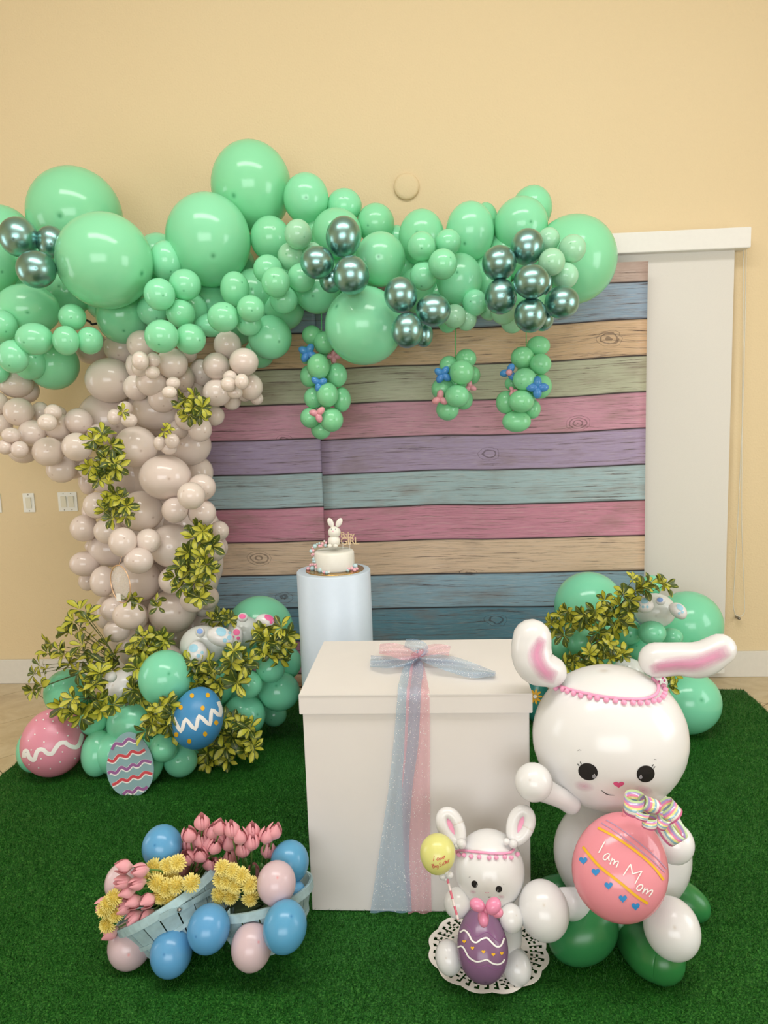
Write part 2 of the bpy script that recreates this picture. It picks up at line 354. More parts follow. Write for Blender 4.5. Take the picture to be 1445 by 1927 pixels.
# ------------------------------------------------------------------ balloons
def frame(C, ang=0.0):
    f = (C-CAM).normalized(); r = f.cross(Vector((0, 0, 1))).normalized(); u = r.cross(f)
    r, u = (RGT - f*RGT.dot(f)).normalized(), None; u = r.cross(f)
    a = math.radians(ang); return r*math.cos(a)+u*math.sin(a), u*math.cos(a)-r*math.sin(a), f
def balloon(px, py, rx, ry, y, mat, parent=None, name='balloon', ang=0.0, egg=0.0, tip=None, rest=False, rz=None, depthscale=1.0, knot=True):
    """ellipsoidal latex balloon whose outline is rx by ry photo pixels seen at (px, py); y is its distance plane"""
    d = ray(px, py)
    if rest:
        zr = min(rx, ry)*.5+max(rx, ry)*.5 if not ang else ry
        # centre height equals vertical radius
        t = CAM.z/(-d.z + ry/FPX*.97)
        C = CAM + d*t; C.z += .012
    else: C = at(px, py, y)
    k = depth(C)/FPX; a, b = rx*k, ry*k; c = (rz*k if rz else min(a, b)*depthscale)
    if not rest and C.z - b*(1 if not ang else .9) < .010 and C.z < .5:      # would sink into the turf: slide along the sight line until it rests
        hb_ = ry*(1 if not ang else .92); C = CAM + d*(CAM.z/(-d.z + hb_/FPX*.97)); C.z += .010
        k = depth(C)/FPX; a, b = rx*k, ry*k; c = (rz*k if rz else min(a, b)*depthscale)
    R, U, Fv = frame(C, ang)
    if tip is None:
        tip = Vector((rnd.gauss(0, .42), rnd.gauss(-.12, .42), -1)).normalized()   # in R,U,F axes: towards the lens with scatter
    else: tip = Vector(tip).normalized()
    seg = 20 if max(rx, ry) < 24 else (28 if max(rx, ry) < 45 else 44); rings = seg*5//8
    ths = [.05, .1, .16] + [.16+(PI-.16)*i/(rings-2) for i in range(1, rings-2)]
    t1 = tip.orthogonal().normalized(); t2 = tip.cross(t1); V = []; uv = []; F = []
    def P(v):
        s = 1 - egg*v.y; return C + R*(v.x*a*s) + U*(v.y*b) + Fv*(v.z*c*s)
    V.append(P(tip*.995)); uv.append((.5, 0))
    for th in ths:
        dent = .995 if th < .08 else 1
        for s in range(seg):
            p = 2*PI*s/seg; v = tip*math.cos(th) + (t1*math.cos(p)+t2*math.sin(p))*math.sin(th); V.append(P(v*dent)); uv.append((s/seg, th/PI))
    n = len(ths)
    V.append(P(-tip)); uv.append((.5, 1)); last = len(V)-1
    for s in range(seg): F.append([0, 1+s, 1+(s+1) % seg])
    for i in range(n-1):
        for s in range(seg):
            F.append([1+i*seg+s, 1+(i+1)*seg+s, 1+(i+1)*seg+(s+1) % seg, 1+i*seg+(s+1) % seg])
    for s in range(seg): F.append([last, 1+(n-1)*seg+(s+1) % seg, 1+(n-1)*seg+s])
    if knot:                                            # little tied neck at the back
        q = P(-tip); dr = (q-C).normalized(); r = min(a, b, c)
        kv, kf, ku = tubedata([q-dr*r*.05, q+dr*r*.06, q+dr*r*.10, q+dr*r*.16], [r*.10, r*.035, r*.055, r*.06], 8, False)
        m = len(V); V += kv; uv += [(.5, .9)]*len(kv); F += [[i+m for i in f] for f in kf]
    o = obj(name, V, F, mat, parent, C, uv)
    return o
def bvh_of(*objs):
    V, F = [], []
    for o in objs:
        k = len(V); Wm = WM[o.name]; V += [Wm @ v.co for v in o.data.vertices]; F += [[i+k for i in p.vertices] for p in o.data.polygons]
    return BVHTree.FromPolygons(V, F)
def hit(b, px, py, off=.0015):
    d = ray(px, py).normalized(); loc, nrm, i, dist = b.ray_cast(CAM, d)
    if loc is None: return None, None
    if nrm.dot(d) > 0: nrm = -nrm
    return loc + nrm*off, nrm
def stroke(name, surf, pts, w, mat, parent, off=.0015, sm=6, taper=False, closed=False):
    """painted ribbon that lies on a surface"""
    b = surf if isinstance(surf, BVHTree) else bvh_of(surf)
    P = catmull(pts, sm) if sm > 1 else [np.array(p, float) for p in pts]
    V, F = [], []; prev = None
    for i, p in enumerate(P):
        t = P[min(i+1, len(P)-1)] - P[max(i-1, 0)]; L = np.hypot(*t)
        if L < 1e-6: continue
        nn = np.array([-t[1], t[0]])/L; ww = w/2*(1 if not taper else .35+.65*math.sin(PI*i/max(1, len(P)-1)))
        row = []
        for s in (-1, -.33, .33, 1):
            h, _ = hit(b, p[0]+nn[0]*ww*s, p[1]+nn[1]*ww*s, off)
            row.append(h)
        if any(r is None for r in row): prev = None; continue
        k = len(V); V += row
        if prev is not None:
            for j in range(3): F.append([prev+j, prev+j+1, k+j+1, k+j])
        prev = k
    if not F: return None
    return obj(name, V, F, mat, parent)
def blob(name, surf, cx, cy_, outline, mat, parent, off=.0016, rings=4):
    b = surf if isinstance(surf, BVHTree) else bvh_of(surf)
    n = len(outline); V = []; uv = []; F = []; ok = True
    for k in range(rings+1):
        for j, (ox, oy) in enumerate(outline):
            s = k/rings; s = max(s, .01); h = None
            q = s
            while h is None and q > 0: h, _ = hit(b, cx+ox*q, cy_+oy*q, off); q -= .08
            if h is None: return None
            V.append(h); uv.append((j/n, s))
    for k in range(rings):
        for j in range(n): F.append([k*n+j, k*n+(j+1) % n, (k+1)*n+(j+1) % n, (k+1)*n+j])
    F.append([j for j in range(n)][::-1])
    return obj(name, V, F, mat, parent, None, uv)
def ell(rx, ry, ang=0, n=24):
    a = math.radians(ang); return [(rx*math.cos(t)*math.cos(a)+ry*math.sin(t)*math.sin(a), -rx*math.cos(t)*math.sin(a)+ry*math.sin(t)*math.cos(a)) for t in [2*PI*i/n for i in range(n)]]
def heart(s, ang=0, n=26):
    a = math.radians(ang); o = []
    for i in range(n):
        t = 2*PI*i/n; x = 16*math.sin(t)**3/16*s; y = -(13*math.cos(t)-5*math.cos(2*t)-2*math.cos(3*t)-math.cos(4*t))/16*s
        o.append((x*math.cos(a)-y*math.sin(a), x*math.sin(a)+y*math.cos(a)))
    return o
def zoomed(ox, oy, s):
    return lambda *p: (ox+p[0]/s, oy+p[1]/s) if len(p) == 2 else [(ox+q[0]/s, oy+q[1]/s) for q in p[0]]
# ================================================================== THE SETTING
def struct(o): o['kind'] = 'structure'; return o
XL, XR, YR, ZC = -4.7, 3.5, -8.0, 5.0
struct(box('wall_back', ((XL+XR)/2, .06, ZC/2), (XR-XL+.2, .12, ZC), M['wall']))
struct(box('wall_left', (XL-.06, YR/2, ZC/2), (.12, -YR, ZC), M['wall']))
struct(box('wall_right', (XR+.06, YR/2, ZC/2), (.12, -YR, ZC), M['wall']))
struct(box('wall_front', ((XL+XR)/2, YR-.06, ZC/2), (XR-XL+.2, .12, ZC), M['wall']))
struct(box('ceiling', ((XL+XR)/2, YR/2, ZC+.06), (XR-XL+.2, -YR+.2, .12), M['ceil']))
floor = struct(box('floor', ((XL+XR)/2, YR/2, -.056), (XR-XL+.2, -YR+.2, .10), M['grout']))
S = .4525; tb = box('tile', (0, 0, 0), (S-.004, S-.004, .008), M['tile'], floor, .001); tme = tb.data
bpy.data.objects.remove(tb)
rot = Matrix.Rotation(PI/4, 4, 'Z'); c0 = -1.714/math.sqrt(2)    # joint line x-y = -1.714
for i in range(-20, 20):
    for j in range(-20, 20):
        q = (i+.5)*S; p = c0+(j+.5)*S              # p across (x-y)/sqrt2, q along (x+y)/sqrt2
        x = (p+q)/math.sqrt(2); y = (q-p)/math.sqrt(2); hd = (S-.004)/math.sqrt(2)
        if not (-4.2 < x < 3.1 and -3.7 < y < hd-.02) or (-1.6 < x < 1.2 and y < -.5): continue
        if y+hd < -.005: inst('tile', tme, Matrix.Translation((x, y, -.002)) @ rot, floor); continue
        P = [(x+hd, y), (x, y+hd), (x-hd, y), (x, y-hd)]; Q = []
        for k in range(4):                          # cut along the wall
            a_, b_ = P[k], P[(k+1) % 4]; ia, ib = a_[1] < -.004, b_[1] < -.004
            if ia: Q.append(a_)
            if ia != ib:
                t = (-.004-a_[1])/(b_[1]-a_[1]); Q.append((a_[0]+(b_[0]-a_[0])*t, -.004))
        if len(Q) < 3: continue
        n = len(Q); V = [(u_, v_, .002) for u_, v_ in Q]+[(u_, v_, -.006) for u_, v_ in Q]
        obj('tile', V, [list(range(n)), list(range(n, 2*n))[::-1]]+[[k, n+k, n+(k+1) % n, (k+1) % n] for k in range(n)], M['tile'], floor, smooth=False)
for side, x0, x1 in (('left', XL, 0.0), ('right', 0.0, XR)):
    V, F = boxdata((x0+x1)/2, -.009, .0765, x1-x0, .018, .153, .004); o = obj('baseboard_'+side, V, F, M['basebd'], None, smooth=False); struct(o)
for nm, c, s in (('window_1', (XR-.03, -2.7, 1.75), (.05, 1.6, 2.0)), ('window_2', (XL+.03, -1.9, 1.6), (.05, 1.1, 1.9))):
    parts = []
    for dy in (-.5, 0, .5): parts.append(boxdata(c[0], c[1]+dy*s[1], c[2], .06, .05, s[2]+.05))
    for dz in (-.5, .1, .5): parts.append(boxdata(c[0], c[1], c[2]+dz*s[2], .06, s[1]+.05, .05))
    V, F = merge(parts); struct(obj(nm, V, F, M['framem'], smooth=False))
# ------------------------------------------------------------------ roller blind
A = at(1413, 427, -.1); zt, zb = 2.478, 2.374
xl = at(560, 470, -.1).x
bl = thing('roller_blind', (1.3, -.06, .02), 'long white roller blind under a white boxed valance, behind the plank backdrop', 'window blind')
box('valance', ((xl+A.x)/2, -.055, (zt+zb)/2), (A.x-xl, .105, zt-zb), M['valance'], bl, .003)
box('blind_cloth', ((xl+1.632)/2, -.045, 1.21), (1.632-xl-.03, .003, 2.34), M['blind'], bl)
box('bottom_bar', ((xl+1.632)/2, -.047, .052), (1.632-xl-.02, .014, .032), M['valance'], bl, .003)
def yw(p, y=-.05): return at(p[0], p[1], y)
tube('cord', [yw(p) for p in [(1404, 470), (1402, 600), (1398, 760), (1392, 900), (1384, 1060), (1380, 1130), (1383, 1155), (1390, 1160)]], .0022, M['cordm'], bl, 6, smoothn=5)
tube('cord', [yw(p) for p in [(1399, 470), (1398, 640), (1396, 860), (1396, 1000), (1401, 1130), (1399, 1155), (1390, 1161)]], .0022, M['cordm'], bl, 6, smoothn=5)
p = yw((1388, 1162), -.02); tube('cord_clip', [p+Vector((0, .018, 0)), p+Vector((0, -.02, 0))], .009, M['clip'], bl, 10)
# ------------------------------------------------------------------ backdrop
bd = thing('plank_backdrop', (.3, -.14, 0), 'photo backdrop printed with pastel pink, lavender, blue and tan wooden planks', 'backdrop')
x0 = at(300, 800, -.14).x; xs = at(608, 900, -.14).x; x1 = at(1211, 800, -.14).x+.012
def sheet(x0, x1, y, mat, nm):
    V, F = [], []; nx, nz = 28, 30
    for layer in (0, 1):
        for j in range(nz+1):
            for i in range(nx+1):
                x = x0+(x1-x0)*i/nx; z = .015+(PLANK_TOP-.015)*j/nz
                V.append((x, y+layer*.0015+.004*math.sin(x*5+z*1.3)+.003*math.sin(z*4+x), z))
    o = (nx+1)*(nz+1)
    for j in range(nz):
        for i in range(nx):
            a = j*(nx+1)+i; F.append([a, a+1, a+nx+2, a+nx+1]); F.append([o+a, o+a+nx+1, o+a+nx+2, o+a+1])
    for i in range(nx):
        F.append([i, o+i, o+i+1, i+1]); a = nz*(nx+1)+i; F.append([a, a+1, o+a+1, o+a])
    for j in range(nz):
        a = j*(nx+1); F.append([a, a+nx+1, o+a+nx+1, o+a]); a += nx; F.append([a, o+a, o+a+nx+1, a+nx+1])
    return obj(nm, V, F, mat, bd)
sheet(x0, xs, -.14, M['print1'], 'printed_sheet'); sheet(xs-.002, x1, -.143, M['print2'], 'printed_sheet')
tube('hanging_bar', [(x0, -.135, PLANK_TOP-.003), (x1, -.135, PLANK_TOP-.003)], .004, M['pole'], bd, 8)
for x in (x0+.03, x1-.03):                                      # stand legs behind the cloth
    tube('stand_leg', [(x, -.125, .0), (x, -.125, PLANK_TOP)], .007, M['pole'], bd, 8, cap=False)
# ------------------------------------------------------------------ wall fittings
p = at(765, 352, 0)
w = thing('wall_cover_plate', p, 'round wall coloured cover plate high on the wall above the garland', 'cover plate')
V, F, uv = tubedata([p+Vector((0, 0, 0)), p+Vector((0, -.014, 0)), p+Vector((0, -.02, 0)), p+Vector((0, -.024, 0))], [.069, .069, .064, .05], 40, False)
obj('plate', V, F, M['wall'], w, uv=uv)
def switch(px, py, wpl, rock, label):
    c = at(px, py, 0); s = thing('light_switch', c, label, 'light switch')
    box('plate', (c.x, c.y-.003, c.z), (wpl, .006, .114), M['plastic'], s, .0015)
    for dx in rock:
        V, F = boxdata(0, 0, 0, .033, .007, .066, .001); R = Matrix.Rotation(.07, 4, 'X')
        obj('rocker', [c+Vector((dx, -.0085, 0))+R @ v for v in V], F, M['rocker'], s, smooth=False)
        for dz in (-.048, .048): tube('screw', [c+Vector((dx, -.003, dz)), c+Vector((dx, -.0072, dz))], .0032, M['screw'], s, 8, cap=False)
switch(-8, 947, .07, (0,), 'white wall switch cut off by the left edge of the photo')
switch(55, 946, .07, (0,), 'single white rocker light switch on the yellow wall')
switch(128, 944, .116, (-.023, .023), 'double white rocker light switch beside the balloon trunk')
# ------------------------------------------------------------------ turf mat
mat_o = thing('turf_mat', (-.17, -1.8, 0), 'green artificial grass mat under the whole balloon display', 'mat')
MX0, MX1, MY0, MY1 = -2.0, 1.655, -3.4, -.235
def mz(x, y):
    z = .006 + .0035*(np.sin(x*2.1+y*3.4)+1) + .004*np.exp(-((x*.55+y+2.05)/.035)**2)*(x < -.4) + .004*np.exp(-((-x*.9+y+.2)/.04)**2)*(x < -1.0) + .0035*np.exp(-((x*.08+y+1.52)/.02)**2)*(x < -.45)
    return z + .003*np.exp(-((x*.4-y-2.2)/.05)**2)*(x > .3)
nx, ny = 150, 130; V = []; F = []
for j in range(ny+1):
    for i in range(nx+1):
        x = MX0+(MX1-MX0)*i/nx; y = MY0+(MY1-MY0)*j/ny
        if i in (0, nx): x += rnd.uniform(-.004, .004)
        if j == ny: y += rnd.uniform(-.005, .005) - (.02*(1-i/nx) if i > 0 else 0)
        V.append((x, y, float(mz(x, y))))
for j in range(ny):
    for i in range(nx): a = j*(nx+1)+i; F.append([a, a+1, a+nx+2, a+nx+1])
k = len(V)
ring = [i for i in range(nx+1)] + [j*(nx+1)+nx for j in range(1, ny+1)] + [ny*(nx+1)+i for i in range(nx-1, -1, -1)] + [j*(nx+1) for j in range(ny-1, 0, -1)]
for r_ in ring: V.append((V[r_][0], V[r_][1], .0025))
for i in range(len(ring)): F.append([ring[i], k+i, k+(i+1) % len(ring), ring[(i+1) % len(ring)]])
obj('backing', V, F, M['turfbase'], mat_o)
rs = np.random.RandomState(5); NB = 430000
bx = rs.uniform(MX0, MX1, NB); by = MY1 - (MY1-(-2.95))*rs.uniform(0, 1, NB)**.86
bz = mz(bx, by); an = rs.uniform(0, 2*PI, NB); hh = rs.uniform(.006, .013, NB); ww = rs.uniform(.0009, .0016, NB)
lean = rs.normal(0, .006, (NB, 2)) + np.array([.002, -.002])
dx, dy = np.cos(an)*ww, np.sin(an)*ww
vv = np.empty((NB, 3, 3), np.float32)
vv[:, 0] = np.stack([bx-dx, by-dy, bz-.001], 1); vv[:, 1] = np.stack([bx+dx, by+dy, bz-.001], 1); vv[:, 2] = np.stack([bx+lean[:, 0], by+lean[:, 1], bz+hh], 1)
gm = bpy.data.meshes.new('grass_pile'); gm.vertices.add(NB*3); gm.loops.add(NB*3); gm.polygons.add(NB)
gm.vertices.foreach_set('co', vv.ravel()); gm.loops.foreach_set('vertex_index', np.arange(NB*3, dtype=np.int32))
gm.polygons.foreach_set('loop_start', np.arange(0, NB*3, 3, dtype=np.int32)); gm.polygons.foreach_set('loop_total', np.full(NB, 3, np.int32))
gm.materials.append(M['blade']); gm.update(calc_edges=True)
o = inst('grass_pile', gm, Matrix.Identity(4), mat_o); o['kind'] = 'stuff'
# ================================================================== BALLOON GARLAND
def batch(parent, mat, rows, **kw):
    out = []
    for ln in rows.strip().splitlines():
        for it in ln.split(';'):
            v = it.split()
            if len(v) < 5: continue
            a = [float(q) for q in v[:5]]; m = mat
            for q in v[5:]:
                if q in M: m = q
            ang = next((float(q[1:]) for q in v[5:] if q[0] == '@'), 0.0)
            o = balloon(*a, M[m], parent, ang=ang, rest='rest' in v, **kw)
            if m == 'chrome' and mat != 'chrome': o['label'] = 'chrome green metallic balloon'
            elif m == 'pale' and mat != 'pale': o['label'] = 'pale mint balloon'
            out.append(o)
    return out
g = thing('balloon_garland', at(700, 560, -.55), 'long garland of mint green balloons with chrome green clusters, along the top', 'balloon garland')
batch(g, 'mint', '''
141 405 86 86 -.45; 197 491 88 88 -.85; 0 448 62 60 -.5; -15 502 47 50 -.72; 52 583 58 48 -.78; 128 548 45 46 -.5
35 446 35.5 36.5 -.9 chrome; 97 456 28 30 -.85 chrome; 68 507 36 34.5 -1.0 chrome
136 597 25 25 -.88; 124 641 24.5 27.5 -.97; 169 641 24 25.5 -.9; 65 638 34 30 -.98; 25 671 28.5 31 -1.0; 1 613 30 30 -.93
100 686 47 47 -.62; 56 684 30 31 -.75; -8 698 24 24 -.75; 60 500 60 60 -.45; 20 620 60 50 -.55
392 452 79 85 -.62; 473 352 75 82 -.42; 298 482 42 42 -.5; 313 491 31 37 -.72; 350 515 22 22 -.62; 348 536 30 29 -.82
300 554 29 30 -.92; 340 590 27 27 -.82; 287 584 29 29 -.68; 358 585 33 36 -.62; 304 633 31.5 31 -1.0; 358 638 29 28.5 -.88
231 594 49 52 -.62; 205 560 46 46 -.42; 310 570 55 55 -.4
576 374 42.5 46 -.5; 648 388 33 32 -.46; 509 449 38 41 -.55; 561 441 26 27.5 -.8 pale; 547 483 25 26 -.72 pale; 634 440 47 47 -.56
646 446 33 38 -.9 chrome @-8; 597 494 32 30.5 -.95 chrome; 661 518 34 36 -1.0 chrome; 623 528 22 23 -.85 chrome
588 478 20 22 -.7 pale; 567 523 26.5 27 -.78; 504 507 27.5 27 -.78; 519 531 27 28 -.9; 534 564 26.5 26.5 -.78; 442 544 27.5 32.5 -.78
420 597 29.5 28 -.9; 472 581 26 25 -.9; 468 608 24 24 -.8; 508 635 41 41 -.68; 475 552 42 45 -.52; 392 568 40 38 -.5; 597 547 43 43 -.6
530 585 42 37 -.5; 488 665 28 28 -.55; 397 612 30 22 -.7; 440 600 50 50 -.42; 560 500 55 55 -.42; 430 500 50 45 -.4
707 421 35 37 -.48; 716 488 47 50 -.72; 793 447 43 51 -.56; 793 464 26.5 27.5 -.84; 843 456 24.5 24.5 -.78; 833 497 27.5 28.5 -.93
797 519 25.5 27 -.82; 864 526 43 48 -.66; 685 613 73.5 73 -.78; 754 555 31.5 33.5 -1.02 chrome; 815 584 33 30.5 -1.0 chrome
766 622 30 33 -1.06 chrome; 797 630 18 23 -.9 chrome; 855 595 22.5 22.5 -.78 pale; 877 601 20 21.5 -.7 pale; 842 604 19 22.5 -.62
790 545 40 45 -.5; 745 455 24 30 -.42; 830 560 36 34 -.5; 660 520 55 55 -.45; 760 500 50 50 -.42; 600 440 40 40 -.42
884 437 45.5 55 -.56; 913 418 24 35 -.44; 980 424 50 52 -.54 @-15; 1000 394 38 43 -.42 @-10; 1079 489 80 81.5 -.52
1032 451 21.5 22.5 -.8 pale; 1077 468 25.5 26 -.84 pale; 1038 493 25 25.5 -.95 pale; 1063 519 25 24.5 -.85 pale
992 465 31.5 34 -.9 chrome; 939 495 32.5 32.5 -.95 chrome; 1000 530 33.5 32 -1.05 chrome; 942 558 30.5 33 -.95 chrome
1057 569 32.5 30.5 -.95 chrome; 998 593 30.5 32.5 -1.0 chrome; 1021 600 21 23 -.85 chrome; 1027 532 13 22 -.88 chrome
893 570 23 25 -.72; 921 582 20 21 -.62 pale; 948 586 25 24.5 -.74 pale; 964 603 22.5 24 -.7 pale; 920 525 42 48 -.5; 990 560 40 40 -.52; 960 480 50 50 -.46; 1040 520 40 45 -.5
''')
tube('support_pole', [at(x, y, -.46) for x, y in [(-60, 575), (60, 585), (160, 602), (185, 608), (300, 560), (520, 545), (760, 520), (1080, 520)]], .006, M['pole'], g, 8, smoothn=4)
# ================================================================== CREAM TRUNK
t = thing('balloon_tree_trunk', at(280, 1000, -.55), 'tall column of cream balloons with a side branch, forming a tree trunk at left', 'balloon column')
batch(t, 'cream', '''
266 649 27 27 -.72; 324 684 29 29 -.82; 264 679 16 18 -1.0; 289 677 13 14 -.94; 264 692 16 17 -.88; 287 701 14 12.5 -.95; 255 688 18 24 -.72
285 719 29 27 -.82; 257 729 24.5 25 -.72; 326 721 13.5 12 -.93; 319 738 14 11.5 -1.0; 346 712 20 24 -.72; 306 750 27.5 27 -.78; 360 738 26 23 -.62
378 701 22 25 -.62; 407 689 25.5 25.5 -.78; 428 649 26 26 -.72; 459 681 27.5 26 -.84; 408 739 26.5 26 -.78; 430 723 15 14.5 -.95; 455 718 13.5 15 -.96
433 710 13.5 13 -.88; 442 739 14.5 11.5 -.9; 471 728 23.5 25 -.76; 483 750 12.5 12 -.7; 436 753 18 19 -.66; 461 746 12 10 -.68; 353 665 18 18 -.68
207 716 45 42 -.62; 228 655 32 29 -.56; 172 655 33 30 -.4; 205 790 57 54 -.5; 292 773 44 37 -.6
236 770 15 15 -.8; 215 785 13 15.5 -.9; 243 791 15.5 13 -.92; 300 834 11.5 13.5 -.92; 324 830 13.5 14.5 -.94; 318 845 15 11 -.9
351 788 22 22 -.82; 376 808 22.5 24 -.78; 336 808 18.5 18.5 -.72; 403 782 19.5 19.5 -.66; 256 841 40 39 -.78; 352 838 45 39 -.62; 375 889 26 30 -.56
311 898 48 42 -.86; 360 933 26 26 -1.0; 380 917 26 25.5 -.85; 329 960 24.5 24.5 -.9; 380 965 26.5 25.5 -.85; 266 962 41 38.5 -.78; 220 893 54 42 -.6
165 905 17 26 -.5; 182 951 25 25 -.78; 170 962 16 20 -.68; 158 994 25.5 25.5 -.74; 204 999 27 25 -.78; 231 1020 26 28.5 -1.0; 279 1018 23.5 23.5 -.94
324 1027 42.5 42 -.78; 261 1055 27 25 -1.0; 207 1033 40 34 -.66; 160 1061 28 24 -.72; 178 1028 18 14 -.62; 194 1094 24 29 -.82; 165 1093 17 19 -.66
258 1092 45 42 -.78; 325 1092 26.5 26 -.84; 412 999 19 19 -.7; 402 1035 23 23 -.72; 412 1030 17 21 -.62; 380 1092 31 36 -.64; 364 1128 25.5 25 -.88
389 1125 23.5 23 -.76; 383 1140 23 21 -.66; 324 1150 45 41 -.78; 243 1158 30.5 26.5 -1.0; 256 1160 23 26 -.84; 215 1147 25 24 -.88; 200 1152 21 32 -.72
220 1187 24.5 21.5 -.88; 285 1220 62 46 -.7; 310 1250 39 38 -.9; 385 1182 32 32 -.6; 330 1200 50 50 -.6
280 880 70 70 -.46; 280 1000 72 72 -.46; 280 1110 72 72 -.48; 300 770 60 60 -.44; 340 1010 50 60 -.5; 250 1180 50 60 -.5; 395 1060 25 45 -.5; 390 1000 25 40 -.5
30 722 31.5 26.5 -.65; 48 735 25 24 -.58; 35 775 27.5 26.5 -.78; -8 759 22.5 23 -.72; 76 776 17 20 -.66; 100 776 16 15.5 -.84; 89 795 17.5 16.5 -.96
109 803 25 26 -.74; 108 781 18 17 -.62; 148 793 25.5 25 -.74; 188 822 25 25 -.72; 61 815 25.5 25 -.78; 21 819 17.5 14.5 -.9; 10 841 14.5 14.5 -.9; 37 846 16 16.5 -.9
2 800 21 21 -.72; 44 848 27.5 24 -.66; 91 850 29 27.5 -.84; 145 841 28 27 -.84; 116 883 28 25.5 -.72; 140 878 21 23 -.6; 170 882 22 22 -.72; 65 800 26 26 -.56; 130 830 28 28 -.58; 15 775 26 26 -.58
''')
tube('support_pole', [at(x, y, -.44) for x, y in [(290, 640), (285, 800), (280, 1000), (285, 1270)]], .009, M['pole'], t, 8, smoothn=3)
# ================================================================== HANGING CLUSTERS
def twist(name, px, py, s, y, mat, parent, n=4, ctr=None, a0=0):
    """little twisted modelling balloon knot of n bubbles"""
    C = at(px, py, y); k = depth(C)/FPX; s *= 1.22
    for i in range(n):
        a = a0+2*PI*i/n; ox, oy = math.cos(a)*s*.42, math.sin(a)*s*.42
        balloon(px+ox, py+oy, s*.50, s*.36, y, M[mat], parent, 'twisted_bubble', ang=-math.degrees(a), knot=False, tip=(1, 0, 0))
    if ctr: balloon(px, py, s*.32, s*.32, y-.02, M[ctr], parent, 'twisted_bubble', knot=False, tip=(0, 0, 1))
def hanging(label, cord, rows, twists):
    x, y0, y1 = cord; o = thing('hanging_balloon_cluster', at(x, y1, -.6), label, 'balloon cluster', 'green balloon clusters hanging from the garland')
    tube('cord', [at(x, y0, -.6), at(x, y1+26, -.6)], .0022, M['line'], o, 6)
    batch(o, 'hang', rows)
    for tw in twists: twist('t', *tw[:3], tw[3], tw[4], o, **tw[5])
hanging('leftmost hanging green balloon cluster, beside the biggest mint balloon', (605, 560, 620), '''
587 631 19 18.5 -.6; 610 645 20.5 21.5 -.62; 575 668 11 17 -.58; 599 690 21.5 24.5 -.7; 634 706 19.5 23 -.63; 582 708 18 21 -.6; 616 743 21 23.5 -.7
590 749 18.5 20 -.63; 643 752 17.5 23.5 -.62; 584 786 19.5 19.5 -.63; 624 790 22 23 -.68; 604 808 19 19 -.58; 608 720 20 60 -.56''',
    [(579, 664, 17, -.68, 'twistblue', dict(n=4, a0=.5)), (600, 721, 15, -.72, 'twistblue', dict(n=3, a0=-.4)), (598, 779, 15, -.74, 'twistpink', dict(n=3, a0=1.3)), (628, 671, 12, -.6, 'twistpink', dict(n=4))])
hanging('smallest and middle hanging green balloon cluster', (857, 600, 662), '''
877 675 19.5 18.5 -.62; 845 688 18.5 18.5 -.6; 869 701 23.5 23.5 -.7; 889 706 15 17 -.58; 833 732 21.5 21.5 -.62; 860 745 23.5 21.5 -.7; 872 752 18 19.5 -.6; 842 771 21.5 20.5 -.63; 860 725 20 40 -.56''',
    [(833, 705, 16, -.68, 'twistblue', dict(n=4, a0=.6)), (828, 750, 15, -.7, 'twistpink', dict(n=3, a0=-1.5)), (884, 728, 12, -.66, 'twistpink', dict(n=3, a0=.4))])
hanging('rightmost hanging green balloon cluster, under the chrome balloons', (990, 590, 652), '''
1013 651 22 18.5 -.6; 983 673 22 21 -.63; 1017 685 20.5 19.5 -.66; 987 714 22.5 21.5 -.7; 1017 727 21.5 23.5 -.64; 963 722 13.5 13 -.6; 981 755 24 21.5 -.7
952 757 19 22 -.62; 1001 770 16.5 18.5 -.6; 972 793 27 20.5 -.64; 990 725 20 60 -.57''',
    [(958, 701, 16, -.68, 'twistblue', dict(n=3, a0=-1.2, ctr='twistpink')), (1011, 729, 19, -.73, 'twistblue', dict(n=4, a0=1.57)), (965, 736, 9, -.68, 'twistpink', dict(n=3))])
# ================================================================== FLOOR CLUSTERS
c = thing('balloon_cluster', fl(300, 1440), 'heap of mint green balloons on the turf at the foot of the cream trunk', 'balloon cluster')
batch(c, 'deep', '''
128 1303 43.5 44 -.9; 118 1345 28 32 -1.0; 66 1413 32.5 43 -1.02; 175 1358 26 25.5 -1.15; 184 1421 30 43 -1.12; 252 1362 49.5 48.5 -1.12
311 1276 49.5 52.5 -1.18; 308 1407 27 27 -1.3; 340 1436 31.5 30.5 -1.2 rest; 275 1437 33 42 -1.12; 378 1412 25 20 -1.08; 400 1286 42 44.5 -.96
459 1347 40.5 40.5 -.98; 468 1288 25.5 26 -1.04; 509 1257 27.5 28 -.98; 525 1301 39 37 -.88; 535 1247 32.5 33 -.76; 516 1344 23.5 23 -.78
489 1183 62.5 62 -.66; 470 1232 28 28 -.82; 400 1370 42 42 -.88; 330 1350 46 50 -.88; 205 1345 26 40 -.92; 430 1260 44 44 -.7; 215 1420 40 40 -.95; 455 1300 44 44 -.7
''')
c = thing('balloon_cluster', fl(1230, 1380), 'heap of mint green balloons on the turf behind the large rabbit, right side', 'balloon cluster')
batch(c, 'deep', '''
1108 1140 64 64 -.6; 1225 1102 20 20 -.42; 1295 1175 62.5 62.5 -.5; 1290 1325 64 60 -.8 rest; 1093 1209 27 27 -.98; 1060 1216 24 26.5 -.88; 1075 1244 20.5 17.5 -.9
1183 1189 26 24 -.86; 1227 1191 25.5 23 -.97; 1264 1199 20.5 17.5 -.86; 1150 1185 18.5 18.5 -.76; 1160 1240 51 43 -.76; 1208 1225 25 23 -.86; 1120 1290 60 60 -.7; 1230 1240 50 50 -.6; 1200 1330 55 55 -.6; 1095 1290 40 50 -.75
''')
